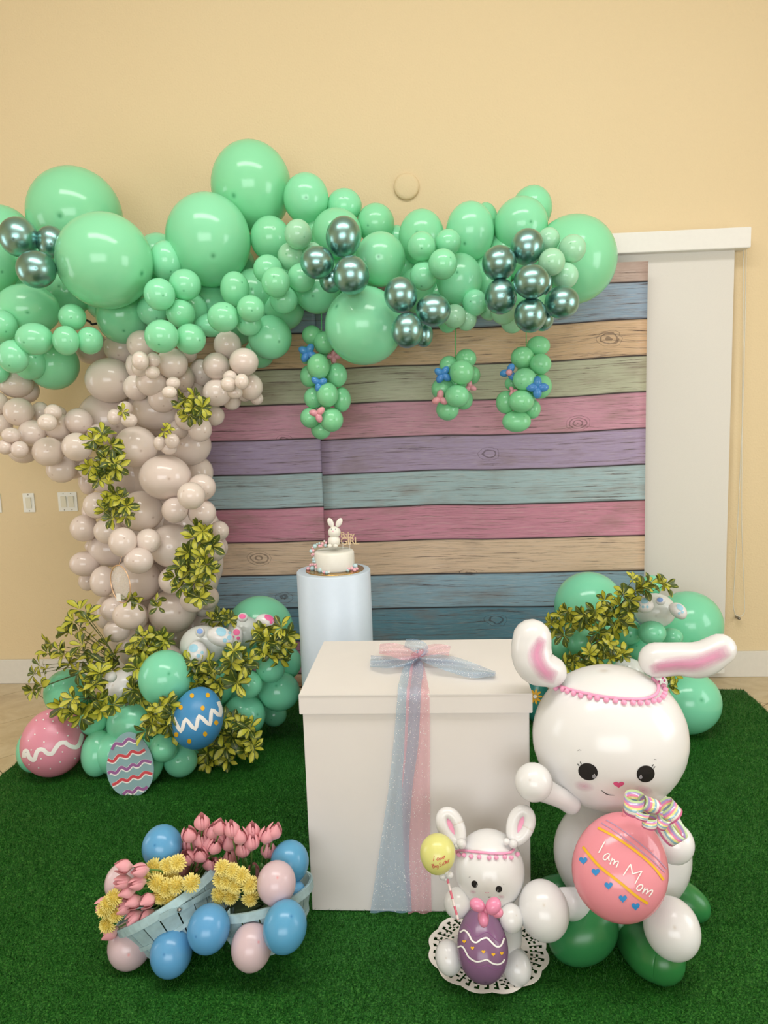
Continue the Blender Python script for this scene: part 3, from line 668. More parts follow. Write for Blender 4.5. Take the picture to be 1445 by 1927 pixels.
balloon(1182, 1264, 29, 26, -1.0, M['pearl'], c)['label'] = 'pearl white balloon'
# ================================================================== PAINTED EGG BALLOONS
J = zoomed(0, 1100, 4.516); K = zoomed(240, 1130, 4.014)
e = balloon(101, 1401, 57.5, 63, 0, M['pinkegg'], None, 'painted_egg_balloon', ang=-6, egg=.03, rest=True, tip=(.6, -1, -.2), knot=False)
tag(e, 'pink egg balloon with a white wavy line and white dots', 'balloon', None)
b = bvh_of(e)
stroke('painted_wave', b, J([(207, 1470), (212, 1422), (232, 1418), (250, 1465), (290, 1490), (312, 1430), (335, 1403), (370, 1405), (400, 1432), (440, 1436), (470, 1395), (505, 1352), (550, 1345), (600, 1375), (650, 1380), (680, 1340), (692, 1288), (704, 1274)]), 8, M['p_white'], e)
for x, y in [(403, 1103), (370, 1150), (450, 1163), (310, 1155), (496, 1100), (575, 1130), (579, 1195), (655, 1217), (380, 1224), (298, 1274), (488, 1262), (245, 1327), (375, 1338), (575, 1285), (268, 1405), (530, 1422), (350, 1478), (510, 1506), (250, 1528), (330, 1556), (428, 1563), (635, 1475), (560, 1330)]:
    blob('paint_dot', b, *J(x, y), ell(1.5, 1.5, n=8), M['p_white'], e, rings=1)
e = balloon(372, 1351, 47.5, 57.5, -1.3, M['blueegg'], None, 'painted_egg_balloon', ang=-8, egg=.05, tip=(.2, -1, -.1), knot=False)
tag(e, 'blue egg balloon with a white zigzag and yellow dots', 'balloon', None)
b = bvh_of(e)
stroke('painted_zigzag', b, K([(348, 885), (372, 935), (405, 990), (422, 940), (440, 897), (475, 937), (512, 972), (526, 920), (540, 872), (580, 905), (620, 938), (628, 880), (637, 826), (668, 850), (697, 872), (700, 810), (682, 765)]), 7, M['p_white'], e, sm=2)
for x, y in [(487, 720), (605, 717), (403, 808), (567, 813), (668, 923), (585, 1008), (467, 1062), (376, 742), (370, 1012)]: blob('paint_dot', b, *K(x, y), ell(4, 4.6, n=12), M['p_yellow'], e, rings=2)
e = balloon(1012, 1322, 24, 44, -1.0, M['tealegg'], None, 'painted_egg_balloon', rest=True, egg=.1, tip=(0, -1, .1), knot=False)
tag(e, 'teal egg balloon with yellow daisies, between gift box and large rabbit', 'balloon', None); b = bvh_of(e)
for q in range(9):
    a = 2*PI*q/9; blob('painted_petal', b, 1007+8*math.cos(a), 1311+9*math.sin(a), ell(5.5, 2.2, -math.degrees(a), 10), M['p_yellow'], e, rings=2)
blob('painted_daisy_eye', b, 1007, 1311, ell(3.5, 3.5, n=10), M['p_white'], e, rings=2, off=.003)
e = balloon(1243, 1285, 13, 15, -1.05, M['white'], None, 'painted_egg_balloon', tip=(0, -1, .1))
tag(e, 'small white egg with magenta dots behind the large rabbit', 'balloon', None); b = bvh_of(e)
for x, y in ((1247, 1276), (1240, 1283), (1249, 1288), (1243, 1293), (1250, 1281)): blob('paint_dot', b, x, y, ell(2, 2.4, n=8), M['p_magenta'], e, rings=1)
# flat egg board
B0 = fl(245, 1502); k = depth(B0)/FPX
Rv = Vector((RGT.x, RGT.y, 0)).normalized(); Bk = Vector((-Rv.y, Rv.x, 0)); Tilt = (Vector((0, 0, 1))+Bk*.22).normalized()
c0_ = B0+Vector((0, 0, .004)); H = 118*k*1.02; Wd = 44.3*k
out = []
for i in range(64):
    a = 2*PI*i/64; v = math.sin(a); out.append((Wd*math.cos(a)*(1-.13*v), H/2*(1+v)))
Nn = Rv.cross(Tilt).normalized(); Nn = Nn if Nn.dot(CAM-c0_) > 0 else -Nn
sk = .035
V = [c0_+Rv*(u-(v-H/2)*sk)+Tilt*v for u, v in out]; V += [p-Nn*.005 for p in V]; n = 64
F = [list(range(n)), list(range(n, 2*n))[::-1]]+[[i, n+i, n+(i+1) % n, (i+1) % n] for i in range(n)]
eb = obj('egg_cutout', V, F, plain('board_teal_grey', (136, 172, 176), .5, var=.02), None, c0_, smooth=False)
tag(eb, 'flat egg cutout with wavy purple and red stripes, leaning on the mint balloons', 'decoration')
b = bvh_of(eb)
for ps, m in (([(950, 1402), (985, 1352), (1040, 1357), (1090, 1312), (1140, 1330), (1178, 1332)], 'p_purple'),
              ([(916, 1488), (965, 1500), (1010, 1452), (1080, 1460), (1120, 1418), (1180, 1430), (1232, 1402)], 'p_red'),
              ([(910, 1615), (940, 1590), (985, 1600), (1030, 1552), (1080, 1570), (1125, 1530), (1170, 1540), (1220, 1497), (1288, 1510)], 'p_purple'),
              ([(922, 1712), (985, 1690), (1035, 1657), (1085, 1665), (1130, 1630), (1180, 1640), (1230, 1597), (1296, 1610)], 'p_red'),
              ([(985, 1785), (1030, 1798), (1080, 1755), (1130, 1765), (1170, 1727), (1220, 1740), (1270, 1702)], 'p_purple')):
    P = J(ps); stroke('stripe_edge', b, [(x, y+1.2) for x, y in P], 8.2, M['p_white'], eb, off=.0008); stroke('stripe', b, P, 5.4, M[m], eb, off=.0016)
# ================================================================== RABBIT-TAIL FIGURES IN THE FLOOR CLUSTERS
def bottoms(label, body, feet, tail, pad, yb, spot, name='rabbit_bottom_figure'):
    o = thing(name, at(body[0], body[1]+body[3], yb), label, 'rabbit figure')
    bo = balloon(*body, yb, M['pearl'], o, 'body')
    for (x, y, rx, ry, ang, pads) in feet:
        f = balloon(x, y, rx, ry, yb-.12, M['white'], o, 'foot', ang=ang, egg=.12, knot=False, tip=(0, -1, .3)); b = bvh_of(f)
        for q in pads: blob('pad', b, x+q[0], y+q[1], ell(q[2], q[3], ang), M[pad], f, rings=2)
    tl = balloon(*tail, yb-.11, M['white'], o, 'tail', knot=False); blob('tail_paint', bvh_of(tl), tail[0]-1, tail[1]-2, ell(tail[2]*.6, tail[3]*.5), M[spot], tl, rings=2)
    return bo, o
bottoms('white balloon rabbit bottom with pale blue paw pads, beside the trunk', (381, 1215, 42, 38),
        [(371, 1228, 20, 22, 15, [(-7, -8, 8.5, 7.5), (9, 0, 3, 3), (2, 6, 3.5, 3.5)]), (415, 1198, 26, 18, -22, [(1, -9, 9.5, 8), (8, 7, 4, 4), (16, 2, 4, 4.5), (17, -7, 3, 3)])], (377, 1190, 9, 10), 'p_padblue', -1.0, 'p_violet')
bottoms('white balloon rabbit bottom with hot pink paw pads, below the backdrop', (459, 1190, 32, 31),
        [(444, 1201, 13, 22, -10, [(1, -11, 6, 6), (4, 0, 3, 3.4), (-5, -2, 2.5, 2.5)]), (502, 1171, 22, 15, -25, [(4, -8, 9, 5), (8, 0, 3, 3), (14, -2, 2.5, 2.5)])], (457, 1162, 10, 9), 'p_padpink', -.86, 'p_padpink')
bo, o = bottoms('white balloon rabbit bottom with blue paw pads, in the right balloon heap', (1232, 1149, 38, 33),
        [(1213, 1138, 16, 15.5, 10, [(0, -7, 7, 5), (-10, 1, 2.5, 2.5), (-3, 4, 2.5, 2.5), (5, 4, 2.5, 2.5)]), (1276, 1149, 18.5, 13.5, -42, [(3, -6, 7.5, 4.5), (2, 5, 2.5, 2.5), (8, 3, 2.5, 2.5)])], (1243, 1131, 9, 8), 'p_padblue', -.9, 'p_violet')
o = thing('rabbit_bottom_figure', at(230, 1318, -1.05), 'plain white rabbit body with round tail, half hidden by variegated leaves', 'rabbit figure')
balloon(234, 1290, 38, 31, -1.05, M['white'], o, 'body', ang=40, egg=.12, knot=False); balloon(208.6, 1273.5, 11, 10.8, -1.2, M['white'], o, 'tail', knot=False)
# ================================================================== GIFT BOX
YF = -2.147; bx0, bx1 = -.434, .2735; yb_ = YF+.545
gb = thing('gift_box', ((bx0+bx1)/2, (YF+yb_)/2, 0), 'large white cardboard gift box with lid, standing on the turf', 'gift box')
def slab(z0, z1, gx):
    return boxdata((bx0+bx1)/2, (YF+yb_)/2, (z0+z1)/2, bx1-bx0+gx*2, yb_-YF+gx*2, z1-z0, .002)
V, F = slab(.009, .72, -.006); 
for i, v in enumerate(V):
    if v.z < .3: V[i] = Vector((v.x*1.0+(.003 if v.x > 0 else -.006)*0, v.y, v.z))
obj('body', V, F, M['box'], gb, smooth=False)
V, F = slab(.672, .735, .003); obj('lid', V, F, M['box'], gb, smooth=False)
box('fold_line', ((bx0+bx1)/2, YF-.0035, .7335), (bx1-bx0+.004, .003, .0035), M['box'], gb)
# tulle bow and drapes
tb_ = thing('tulle_bow', fl(787, 1236, .74), 'pale blue and pink glitter tulle bow hanging down the gift box front', 'bow')
def drape(name, rows, mat, seed, lift):
    V, F, uv = [], [], []; C = 22; Q = catmull(rows, 7)
    for j, (xl_, xr_, py, m_) in enumerate(Q):
        for i in range(C+1):
            s = i/C; px = xl_+(xr_-xl_)*s; fold = .5+.5*math.sin(s*9.5+seed+j*.01)
            pt = fl(px, py, .737)
            if pt.y < YF-.003: pt = at(px, py, YF-.006)
            up = (lift+.010*fold)
            pt = pt + (Vector((0, 0, up)) if pt.y > YF-.003 else Vector((0, -up, 0)))
            V.append(pt); uv.append((s, j/len(Q)))
    for j in range(len(Q)-1):
        for i in range(C): a = j*(C+1)+i; F.append([a, a+1, a+C+2, a+C+1])
    return obj(name, V, F, mat, tb_, uv=uv)
drape('pink_drape', [(781, 792, 1238, 0), (772, 800, 1262, 0), (768, 806, 1292, 0), (765, 808, 1310, 0), (761, 809, 1400, 0), (757, 809, 1483, 0), (760, 810, 1600, 0), (768, 812, 1716, 0)], M['tullepink'], 1.2, .001)
drape('blue_drape', [(778, 791, 1238, 0), (760, 797, 1262, 0), (751, 794, 1292, 0), (748, 792, 1310, 0), (740, 787, 1400, 0), (731, 776, 1483, 0), (714, 770, 1600, 0), (697, 775, 1712, 0)], M['tulleblue'], .2, .007)
def strip(name, pts, mat, seed):
    """crumpled tulle strip lying on the lid: (px, py, half width px, height)"""
    V, F, uv = [], [], []; Q = catmull(pts, 6); C = 10
    for j, q in enumerate(Q):
        t = Q[min(j+1, len(Q)-1)][:2]-Q[max(j-1, 0)][:2]; t = t/np.hypot(*t); nn = np.array([-t[1], t[0]])
        for i in range(C+1):
            s = i/C*2-1; z = .738+q[3]+.008*math.sin(s*5+seed+j*.35)+.004
            V.append(fl(q[0]+nn[0]*q[2]*s, q[1]+nn[1]*q[2]*s, max(.738, z))); uv.append((i/C, j/len(Q)))
    for j in range(len(Q)-1):
        for i in range(C): a = j*(C+1)+i; F.append([a, a+1, a+C+2, a+C+1])
    obj(name, V, F, mat, tb_, uv=uv)
strip('blue_tail', [(789, 1235, 5, .02), (810, 1241, 10, .02), (850, 1250, 15, .01), (890, 1262, 14, .008), (932, 1268, 4, .004)], M['tulleblue'], 0)
strip('blue_tail', [(786, 1237, 5, .02), (765, 1244, 9, .015), (730, 1246, 11, .01), (697, 1244, 11, .006)], M['tulleblue'], 2)
strip('pink_loop', [(789, 1232, 6, .03), (810, 1223, 10, .03), (832, 1222, 10, .03), (846, 1225, 9, .025)], M['tullepink'], 1)
strip('pink_loop', [(786, 1234, 6, .03), (765, 1230, 13, .03), (740, 1223, 13, .03), (714, 1221, 9, .02)], M['tullepink'], 3)
strip('blue_loop', [(789, 1232, 5, .03), (795, 1222, 12, .04), (780, 1214, 12, .045), (762, 1210, 8, .03)], M['tulleblue'], 4)
tube('knot', [fl(777, 1233, .76), fl(788, 1231, .775), fl(799, 1227, .765)], [.008, .015, .009], M['tullepink'], tb_, 10, smoothn=4)
# ================================================================== PEDESTAL AND CAKE
YP = -1.0; cp = at(628, 1074, YP); zp = cp.z+.004; cx_, rP = cp.x-.001, 69.2*depth(cp)/FPX
pd = tag(obj('pedestal', *(lambda d: (d[0], d[1]))(tubedata([(cx_, YP, .0095), (cx_, YP, .02), (cx_, YP, zp-.004), (cx_, YP, zp)], [rP, rP, rP, rP-.003], 72, False)), M['pedestal'], None, (cx_, YP, .0095)), 'tall white cylinder pedestal carrying the cake', 'pedestal')
me = pd.data
for p_ in me.polygons: p_.use_smooth = len(p_.vertices) == 4
ccx = at(630, 1072, YP).x; cake = thing('cake', (ccx, YP, zp), 'small white round cake with pink and blue candy balls on a gold board', 'cake')
kk = depth(cp)/FPX
def cyl(name, x, y, z0, z1, r, mat, parent, bev=.003, seg=56):
    V, F, uv = tubedata([(x, y, z0), (x, y, z0+bev), (x, y, z1-bev*2), (x, y, z1-bev*.6), (x, y, z1)], [r-bev*.5, r, r, r-bev*.6, r-bev*2], seg, False)
    o = obj(name, V, F, mat, parent, (x, y, z0), uv)
    for p_ in o.data.polygons: p_.use_smooth = len(p_.vertices) == 4
    return o
cyl('cake_board', ccx, YP, zp, zp+.004, 55*kk, M['gold'], cake, .001)
cyc = YP+.0; cxx = at(629.5, 1060, YP).x; ztop = at(629, 1035, YP).z
cyl('sponge', cxx, cyc, zp+.004, ztop, 37.5*kk, M['fondant'], cake, .006)
sph = bpy.data.meshes.new('candy'); bm = bmesh.new(); bmesh.ops.create_uvsphere(bm, u_segments=14, v_segments=8, radius=1)
for f_ in bm.faces: f_.smooth = True
bm.to_mesh(sph); bm.free()
candy = {}
for m in ('candypink', 'candyblue', 'candywhite'): me = sph.copy(); me.materials.append(M[m]); candy[m] = me
CK = zoomed(550, 960, 7.41)
bc = bvh_of(*[o_ for o_ in cake.children])
for i, (x, y, r, m) in enumerate([(447, 433, 14, 2), (470, 455, 18, 0), (420, 468, 22, 0), (377, 462, 16, 1), (345, 472, 14, 1), (314, 502, 30, 1), (378, 500, 20, 0), (405, 500, 18, 0), (462, 490, 22, 1), (278, 522, 14, 0), (262, 572, 26, 1), (290, 562, 20, 0), (275, 625, 16, 0), (306, 615, 20, 0), (298, 655, 12, 2), (297, 683, 24, 1), (292, 718, 18, 1), (322, 718, 18, 1),
     (290, 757, 20, 0), (262, 792, 30, 0), (222, 836, 26, 0), (280, 840, 34, 1), (333, 758, 18, 0), (338, 795, 14, 0), (335, 820, 14, 2), (390, 868, 36, 1), (430, 858, 12, 2), (450, 884, 22, 0), (478, 888, 22, 1), (510, 882, 16, 2), (330, 850, 16, 2),
     (852, 778, 34, 1), (778, 818, 22, 0), (775, 858, 24, 1), (830, 840, 30, 0), (868, 855, 26, 0), (900, 838, 24, 0), (885, 820, 16, 2)]):
    px, py = CK(x, y); h, nn = hit(bc, px, py, 0); rr_ = r/7.41*kk
    P = (h+nn*rr_*.8) if h is not None else at(px, py, cyc-.02)
    inst('candy_ball', candy[('candypink', 'candyblue', 'candywhite')[m]], Matrix.Translation(P) @ Matrix.Scale(rr_, 4), cake)
rb = thing('rabbit_topper', (at(628, 1030, YP-.0).x, YP-.01, ztop), 'tiny white sugar rabbit sitting on top of the cake', 'figurine')
YT = YP-.02
f1 = balloon(628.5, 1018, 11.8, 11.5, YT, M['fondant'], rb, 'body', knot=False); f2 = balloon(629, 1001.5, 12, 11.3, YT, M['fondant'], rb, 'head', knot=False)
for x, a in ((622, 24), (638, -28)):
    er = balloon(x, 983.5, 5.5, 9.5, YT, M['fondant'], rb, 'ear', ang=a, knot=False, rz=3); blob('inner_ear', bvh_of(er), x+.3, 984, ell(2.3, 5.5, a, 12), M['p_grey'] if False else M['box'], er, rings=2)
for x in (620.5, 631.5): balloon(x, 1027, 4.6, 3.6, YT-.035, M['fondant'], rb, 'paw', knot=False)
b = bvh_of(f2)
for x in (623.5, 631): blob('eye', b, x, 996, ell(.8, 1.2, n=8), M['p_grey'], f2, rings=1, off=.001)
blob('nose', b, 626.5, 999.5, ell(1.3, .8, n=8), M['p_softpink'], f2, rings=1, off=.001)
tp = thing('cake_topper', at(658, 1029, YP), 'thin gold card cake topper reading baby girl', 'cake topper')
def text(name, s, size, P, mat, parent, ext=.0008, ang=0.0):
    cu = bpy.data.curves.new(name, 'FONT'); cu.body = s; cu.size = size; cu.extrude = ext; cu.align_x = 'LEFT'; cu.resolution_u = 3
    o = bpy.data.objects.new(name, cu); cu.materials.append(mat)
    cu.space_character = .84
    COL.objects.link(o); dg = bpy.context.evaluated_depsgraph_get(); me = bpy.data.meshes.new_from_object(o.evaluated_get(dg))
    bpy.data.objects.remove(o); o = bpy.data.objects.new(name, me)
    R = Matrix.Rotation(ang, 4, 'Z') @ Matrix.Rotation(PI/2, 4, 'X'); return put(o, Matrix.Translation(P) @ R, parent)
P = at(640.5, 1025, YP+.01); o = text('word_girl', 'GIRL', 19.5*kk, P, M['goldtext'], tp)
P = at(640.5, 1012, YP+.01); o = text('word_baby', 'Baby', 16*kk, P, M['goldtext'], tp, .0004)
for x in (645, 658): tube('pin', [at(x, 1033, YP+.01), at(x, 1020, YP+.01)], .001, M['candywhite'], tp, 6)
# ================================================================== LARGE RABBIT
NN = zoomed(940, 1150, 3.141); OO = zoomed(960, 1440, 3.705)
YB = -2.16
big = thing('balloon_rabbit', fl(1165, 1790), 'large white balloon rabbit holding a pink egg, on dark green balloon base', 'balloon rabbit')
body = balloon(1169, 1606, 125, 110, YB, M['white'], big, 'body', knot=False)
head = balloon(1146, 1386, 142, 134, YB-.02, M['white'], big, 'head', tip=(0, 1, -.55), knot=False)
def limb(name, pts, mat, parent, n=7, segs=28):
    P = []
    for x, y, r, yy in pts:
        p = at(x, y, yy) if yy is not None else CAM + ray(x, y)*(CAM.z/(-ray(x, y).z + r/FPX))   # None: resting on the ground
        P.append(p)
    R = [r*depth(p)/FPX for p, (x, y, r, yy) in zip(P, pts)]
    return tube(name, P, R, mat, parent, segs, smoothn=n)
earl = limb('ear', [(1001, 1201, 36, YB-.02), (1000, 1228, 38, YB-.03), (1010, 1252, 37, YB-.04), (1036, 1264, 30, YB-.03)], M['white'], big)
earr = limb('ear', [(1235, 1242, 33, YB-.03), (1276, 1240, 31, YB-.04), (1318, 1241, 34, YB-.05), (1355, 1222, 29.5, YB-.05)], M['white'], big)
def smear(surf, pts, parent):
    """soft band of airbrush paint: (px, py, half width)"""
    b = bvh_of(surf); Q = catmull(pts, 5); V, F, uv = [], [], []; n = len(Q); C = 10; prev = None
    for j, q in enumerate(Q):
        t = Q[min(j+1, n-1)][:2]-Q[max(j-1, 0)][:2]; t /= np.hypot(*t); nn = np.array([-t[1], t[0]]); row = []
        for i in range(C+1):
            s = i/C*2-1; h, _ = hit(b, q[0]+nn[0]*q[2]*s, q[1]+nn[1]*q[2]*s, .0012); row.append((h, s))
        if any(h is None for h, _ in row): prev = None; continue
        k = len(V); e = abs(2*j/(n-1)-1)
        for h, s in row: V.append(h); uv.append((j/n, min(1, max(abs(s)**.85, e**3))))
        if prev is not None:
            for i in range(C): F.append([prev+i, prev+i+1, k+i+1, k+i])
        prev = k
    if F: obj('inner_ear_paint', V, F, M['smear'], parent, uv=uv)
smear(earl, [(1022, 1198, 9), (1014, 1215, 15), (1009, 1232, 19), (1016, 1252, 19), (1030, 1268, 18), (1048, 1276, 13)], earl)
smear(earr, [(1222, 1262, 9), (1245, 1254, 15), (1275, 1250, 17), (1310, 1248, 19), (1345, 1235, 18), (1374, 1222, 12)], earr)
limb('arm', [(1012, 1480, 26, YB-.17), (1035, 1492, 21, YB-.16), (1058, 1503, 19, YB-.15), (1074, 1513, 19, YB-.14)], M['white'], big)
balloon(1004, 1472, 35, 36, YB-.18, M['white'], big, 'paw', tip=(-.2, .1, -1), knot=False)
limb('arm', [(1235, 1512, 24, YB-.06), (1252, 1545, 26, YB-.12), (1265, 1575, 30, YB-.16)], M['white'], big)
balloon(1268, 1587, 37, 38, YB-.17, M['white'], big, 'paw', tip=(.5, .1, -1), knot=False)
limb('leg', [(1110, 1705, 30, YB-.08), (1082, 1702, 30, YB-.16), (1060, 1700, 28, YB-.22)], M['white'], big)
balloon(1023, 1713, 47, 54, YB-.28, M['white'], big, 'foot', ang=8, tip=(.05, .15, -1), knot=False)
limb('leg', [(1200, 1700, 26, YB-.08), (1222, 1708, 24, YB-.15), (1240, 1720, 24, YB-.2)], M['white'], big)
balloon(1264, 1747, 51, 56, YB-.27, M['white'], big, 'foot', ang=12, tip=(.1, .0, -1), knot=False)
fb = fl(1090, 1815); 
bs = thing('green_balloon_ring', fl(1165, 1790), 'ring of dark green balloons under the large white rabbit', 'balloon base')
balloon(1097, 1762, 68, 53, -2.27, M['green'], bs, ang=24, egg=0, tip=(-.8, -.6, -.3))
limb('balloon', [(1176, 1735, 26, -2.22), (1194, 1768, 35, -2.30), (1221, 1796, 41, None), (1246, 1808, 42, None)], M['green'], bs)
balloon(1277, 1697, 58, 36, -2.08, M['green'], bs, ang=-28, tip=(.8, -.3, -.3))
balloon(1050, 1684, 50, 31, -2.1, M['green'], bs, ang=6, tip=(-.8, -.3, -.3))
balloon(1165, 1740, 34, 34, -2.15, M['green'], bs)
# face
hb = bvh_of(head)
F1 = thing  # alias kept short
def face(h, hb, eyes, nose, mouth, brows, cheeks, s, parent):
    for (x, y, rx, ry, a), (hx, hy) in eyes:
        e = blob('eye', hb, x, y, ell(rx, ry, a), M['p_black'], parent, rings=5, off=.0012*s)
        if e:
            blob('eye_highlight', hb, hx, hy, ell(rx*.2, rx*.2, n=10), M['p_grey'], e, rings=1, off=.003*s)
            blob('eye_highlight', hb, hx+.8*s, hy-3.6*s, ell(.9*s, .9*s, n=8), M['p_white'], e, rings=1, off=.003*s)
    if nose: blob('nose', hb, nose[0], nose[1], [(x_, y_*.62) for x_, y_ in heart(nose[2])], M['p_pink'], parent, rings=4)
    stroke('mouth', hb, mouth, 1.5*s, M['p_black'], parent, taper=True)
    for q in brows: stroke('eyebrow', hb, q, 1.0*s, M['p_black'], parent, taper=True)
    for x, y, rx, ry in cheeks: blob('cheek', hb, x, y, ell(rx, ry, -12), M['cheek'], parent, rings=5, off=.001)
face(head, hb, [((1106.5, 1452, 18.8, 15.8, -22), (1118, 1460)), ((1214.5, 1456, 17, 15.8, 10), (1204.5, 1461.5))], (1164, 1475.5, 10.5),
     [(1131, 1486), (1137, 1491), (1145, 1495), (1156, 1496)], [[(1087, 1413), (1090, 1411), (1094, 1412)], [(1230, 1428.5), (1235, 1429.5)]],
     [(1099, 1479, 21, 11), (1210, 1487, 20, 11)], 1, head)
for q in ([(1090, 1441), (1087, 1437)], [(1094, 1438), (1092, 1433)], [(1229, 1446), (1232, 1442)], [(1227, 1442), (1229, 1438)]): stroke('eyelash', hb, q, 1.4, M['p_black'], head, sm=2)
def pompoms(parent, surf, line, poms, w, r, lab, off=.004):
    b = surf; o = thing('pompom_headband', hit(b, *line[len(line)//2])[0], lab, 'headband')
    P = []
    for q in catmull(line, 5):
        h, _ = hit(b, q[0], q[1], off)
        if h is not None: P.append(h)
    tube('band', P, [w]*len(P), M['trim'], o, 8)
    me = None
    for x, y in poms:
        h, nn = hit(b, x, y, r*.7)
        if h is None: continue
        if me is None:
            bm = bmesh.new(); bmesh.ops.create_icosphere(bm, subdivisions=2, radius=r); rr = random.Random(3)
            for v in bm.verts: v.co *= rr.uniform(.85, 1.12)
            me = bpy.data.meshes.new('pompom'); bm.to_mesh(me); bm.free(); me.materials.append(M['trim'])
        inst('pompom', me, Matrix.Translation(h), o)
    return o
pompoms(big, hb, NN([(335, 445), (370, 452), (420, 468), (500, 488), (600, 508), (700, 520), (790, 525), (850, 522), (900, 508), (928, 485), (934, 450), (922, 425), (900, 405)]),
        NN([(340, 462), (378, 468), (405, 480), (442, 492), (483, 505), (535, 514), (577, 521), (630, 530), (683, 536), (732, 545), (785, 547), (828, 548), (870, 546), (905, 536), (935, 530), (958, 512), (968, 495), (972, 470), (960, 450), (948, 425), (930, 412)]),
        .0045, .0078, 'pink pompom trim around the head of the large rabbit')
# pink egg held by the rabbit
me_ = balloon(1167, 1630, 86.5, 97.5, YB-.30, M['momegg'], None, 'held_egg_balloon', ang=-21, egg=.07, tip=(.2, -1, .4), depthscale=.72)
tag(me_, 'glossy pink egg balloon lettered I am Mom, held by the large rabbit', 'balloon'); b = bvh_of(me_)
stroke('painted_line', b, OO([(612, 438), (660, 462), (760, 520), (900, 620), (1000, 712), (1066, 800)]), 4.6, M['p_yellow'], me_)
stroke('painted_line', b, OO([(508, 570), (560, 635), (630, 712), (780, 830), (870, 905), (958, 964)]), 5.2, M['p_yellow'], me_)
stroke('painted_line', b, OO([(668, 384), (740, 425), (880, 528), (1000, 630), (1086, 722)]), 2, M['p_lav'], me_)
stroke('painted_line', b, OO([(636, 404), (720, 455), (860, 560), (980, 655), (1076, 748)]), 2, M['p_lav'], me_)
for (x, y), a in zip([(511, 664), (597, 744), (686, 838), (785, 928), (873, 982)], (.0, .15, .2, .3, .1)): blob('painted_heart', b, *OO(x, y), heart(7.8, a), M['p_blue'], me_, rings=3)
for L in ([(662, 533), (640, 572), (618, 612)], [(696, 622), (678, 617), (655, 633), (650, 652), (664, 661), (684, 643), (695, 622), (687, 650), (692, 668)],
          [(712, 648), (704, 672), (696, 692), (706, 668), (722, 658), (727, 670), (720, 692), (732, 676), (750, 670), (752, 684), (738, 714)],
          [(788, 768), (813, 728), (838, 690)], [(838, 690), (845, 724), (851, 758)], [(851, 758), (883, 748), (917, 738)], [(917, 738), (893, 780), (867, 828)],
          [(908, 830), (888, 842), (880, 860), (895, 872), (915, 858), (922, 838), (908, 830)],
          [(938, 850), (928, 872), (918, 892), (935, 870), (953, 862), (956, 874), (945, 895), (962, 878), (985, 868), (988, 880), (966, 914)]):
    stroke('lettering', b, OO(L), 2.1, M['p_white'], me_, sm=4 if len(L) > 3 else 2, off=.002)
# foil bow
fo = thing('foil_bow', at(1228, 1534, YB-.36), 'shiny pastel striped foil ribbon bow on the pink egg', 'bow')
def loop(name, P, wv, turns=1.0):
    """ring of flat ribbon: centre px, radii px, orientation"""
    cx, cyy, rx, ry, ang, w, yy, wa = P; w *= 1.15; C = at(cx, cyy, yy); k = depth(C)/FPX; R, U, Fv = frame(C, ang); n = 30; V, F, uv = [], [], []
    Wv = (R*math.cos(wa)*0 + Fv*math.sin(wa) + U*math.cos(wa)*-.5).normalized()*w*k
    A = R; B = (Fv*.75+U*.55).normalized()
    for i in range(n+1):
        a = 2*PI*i/n*turns
        p = C + A*math.cos(a)*rx*k + B*math.sin(a)*ry*k
        for s in (-.5, 0, .5):
            V.append(p + U*w*k*s + Fv*abs(s)*.002); uv.append((.5+s, i/n))
    for i in range(n):
        for j in range(2): F.append([i*3+j, i*3+j+1, (i+1)*3+j+1, (i+1)*3+j])
    o = obj(name, V, F, M['foil'], fo, uv=uv); m = o.modifiers.new('thickness', 'SOLIDIFY'); m.thickness = .0006
for P in ((1193, 1512, 18, 17, -12, 26, -2.5, 0), (1221, 1514, 13, 14, 70, 24, -2.51, 0), (1257, 1526, 21, 16, 38, 22, -2.49, 0), (1264, 1562, 24, 15, -62, 26, -2.5, 0), (1222, 1547, 13, 9, -10, 16, -2.53, 0), (1247, 1545, 12, 12, -40, 18, -2.52, 0), (1205, 1530, 16, 10, -25, 12, -2.52, 0)): loop('ribbon_loop', P, 0)
# ================================================================== SMALL RABBIT
PP = zoomed(770, 1500, 5.07); YS = -2.36
sm_ = thing('balloon_rabbit', fl(918, 1800), 'small white balloon rabbit with a purple egg, sitting on a paper doily', 'balloon rabbit')
sb = balloon(925, 1762, 57, 60, YS, M['white'], sm_, 'body', knot=False, rz=50)
sh = balloon(921, 1636, 65.5, 71.5, YS, M['white'], sm_, 'head', tip=(0, 1, .1), knot=False)
for cx, cyy, a in ((849, 1557, 24), (979, 1553, -24)):
    C = at(cx, cyy, YS+.01); k = depth(C)/FPX; R, U, Fv = frame(C, a); P = []
    for i in range(28):
        t_ = 2*PI*i/28; tapr = 1-.25*(-math.sin(t_)*.5+.5)
        P.append(C + R*math.cos(t_)*17*k*tapr + U*math.sin(t_)*27*k)
    er = tube('ear', P, 11.2*k, M['white'], sm_, 16, closed=True, cap=False)
    V = [C+R*math.cos(2*PI*i/28)*10*k*(1-.25*(-math.sin(2*PI*i/28)*.5+.5))+U*math.sin(2*PI*i/28)*22*k for i in range(28)]; V = V+[v+Fv*.004 for v in V]
    V = [v-Fv*.004 for v in V]
    obj('inner_ear', V, [list(range(28)), list(range(28, 56))[::-1]]+[[i, 28+i, 28+(i+1) % 28, (i+1) % 28] for i in range(28)], M['p_softpink'], er, smooth=False)
for x, y, r in ((868, 1588, 9.5), (861, 1592, 6), (953, 1584, 6.5), (965.5, 1588, 8.5)): balloon(x, y, r, r, YS-.03, M['white'], sm_, 'ear_bubble', knot=False)
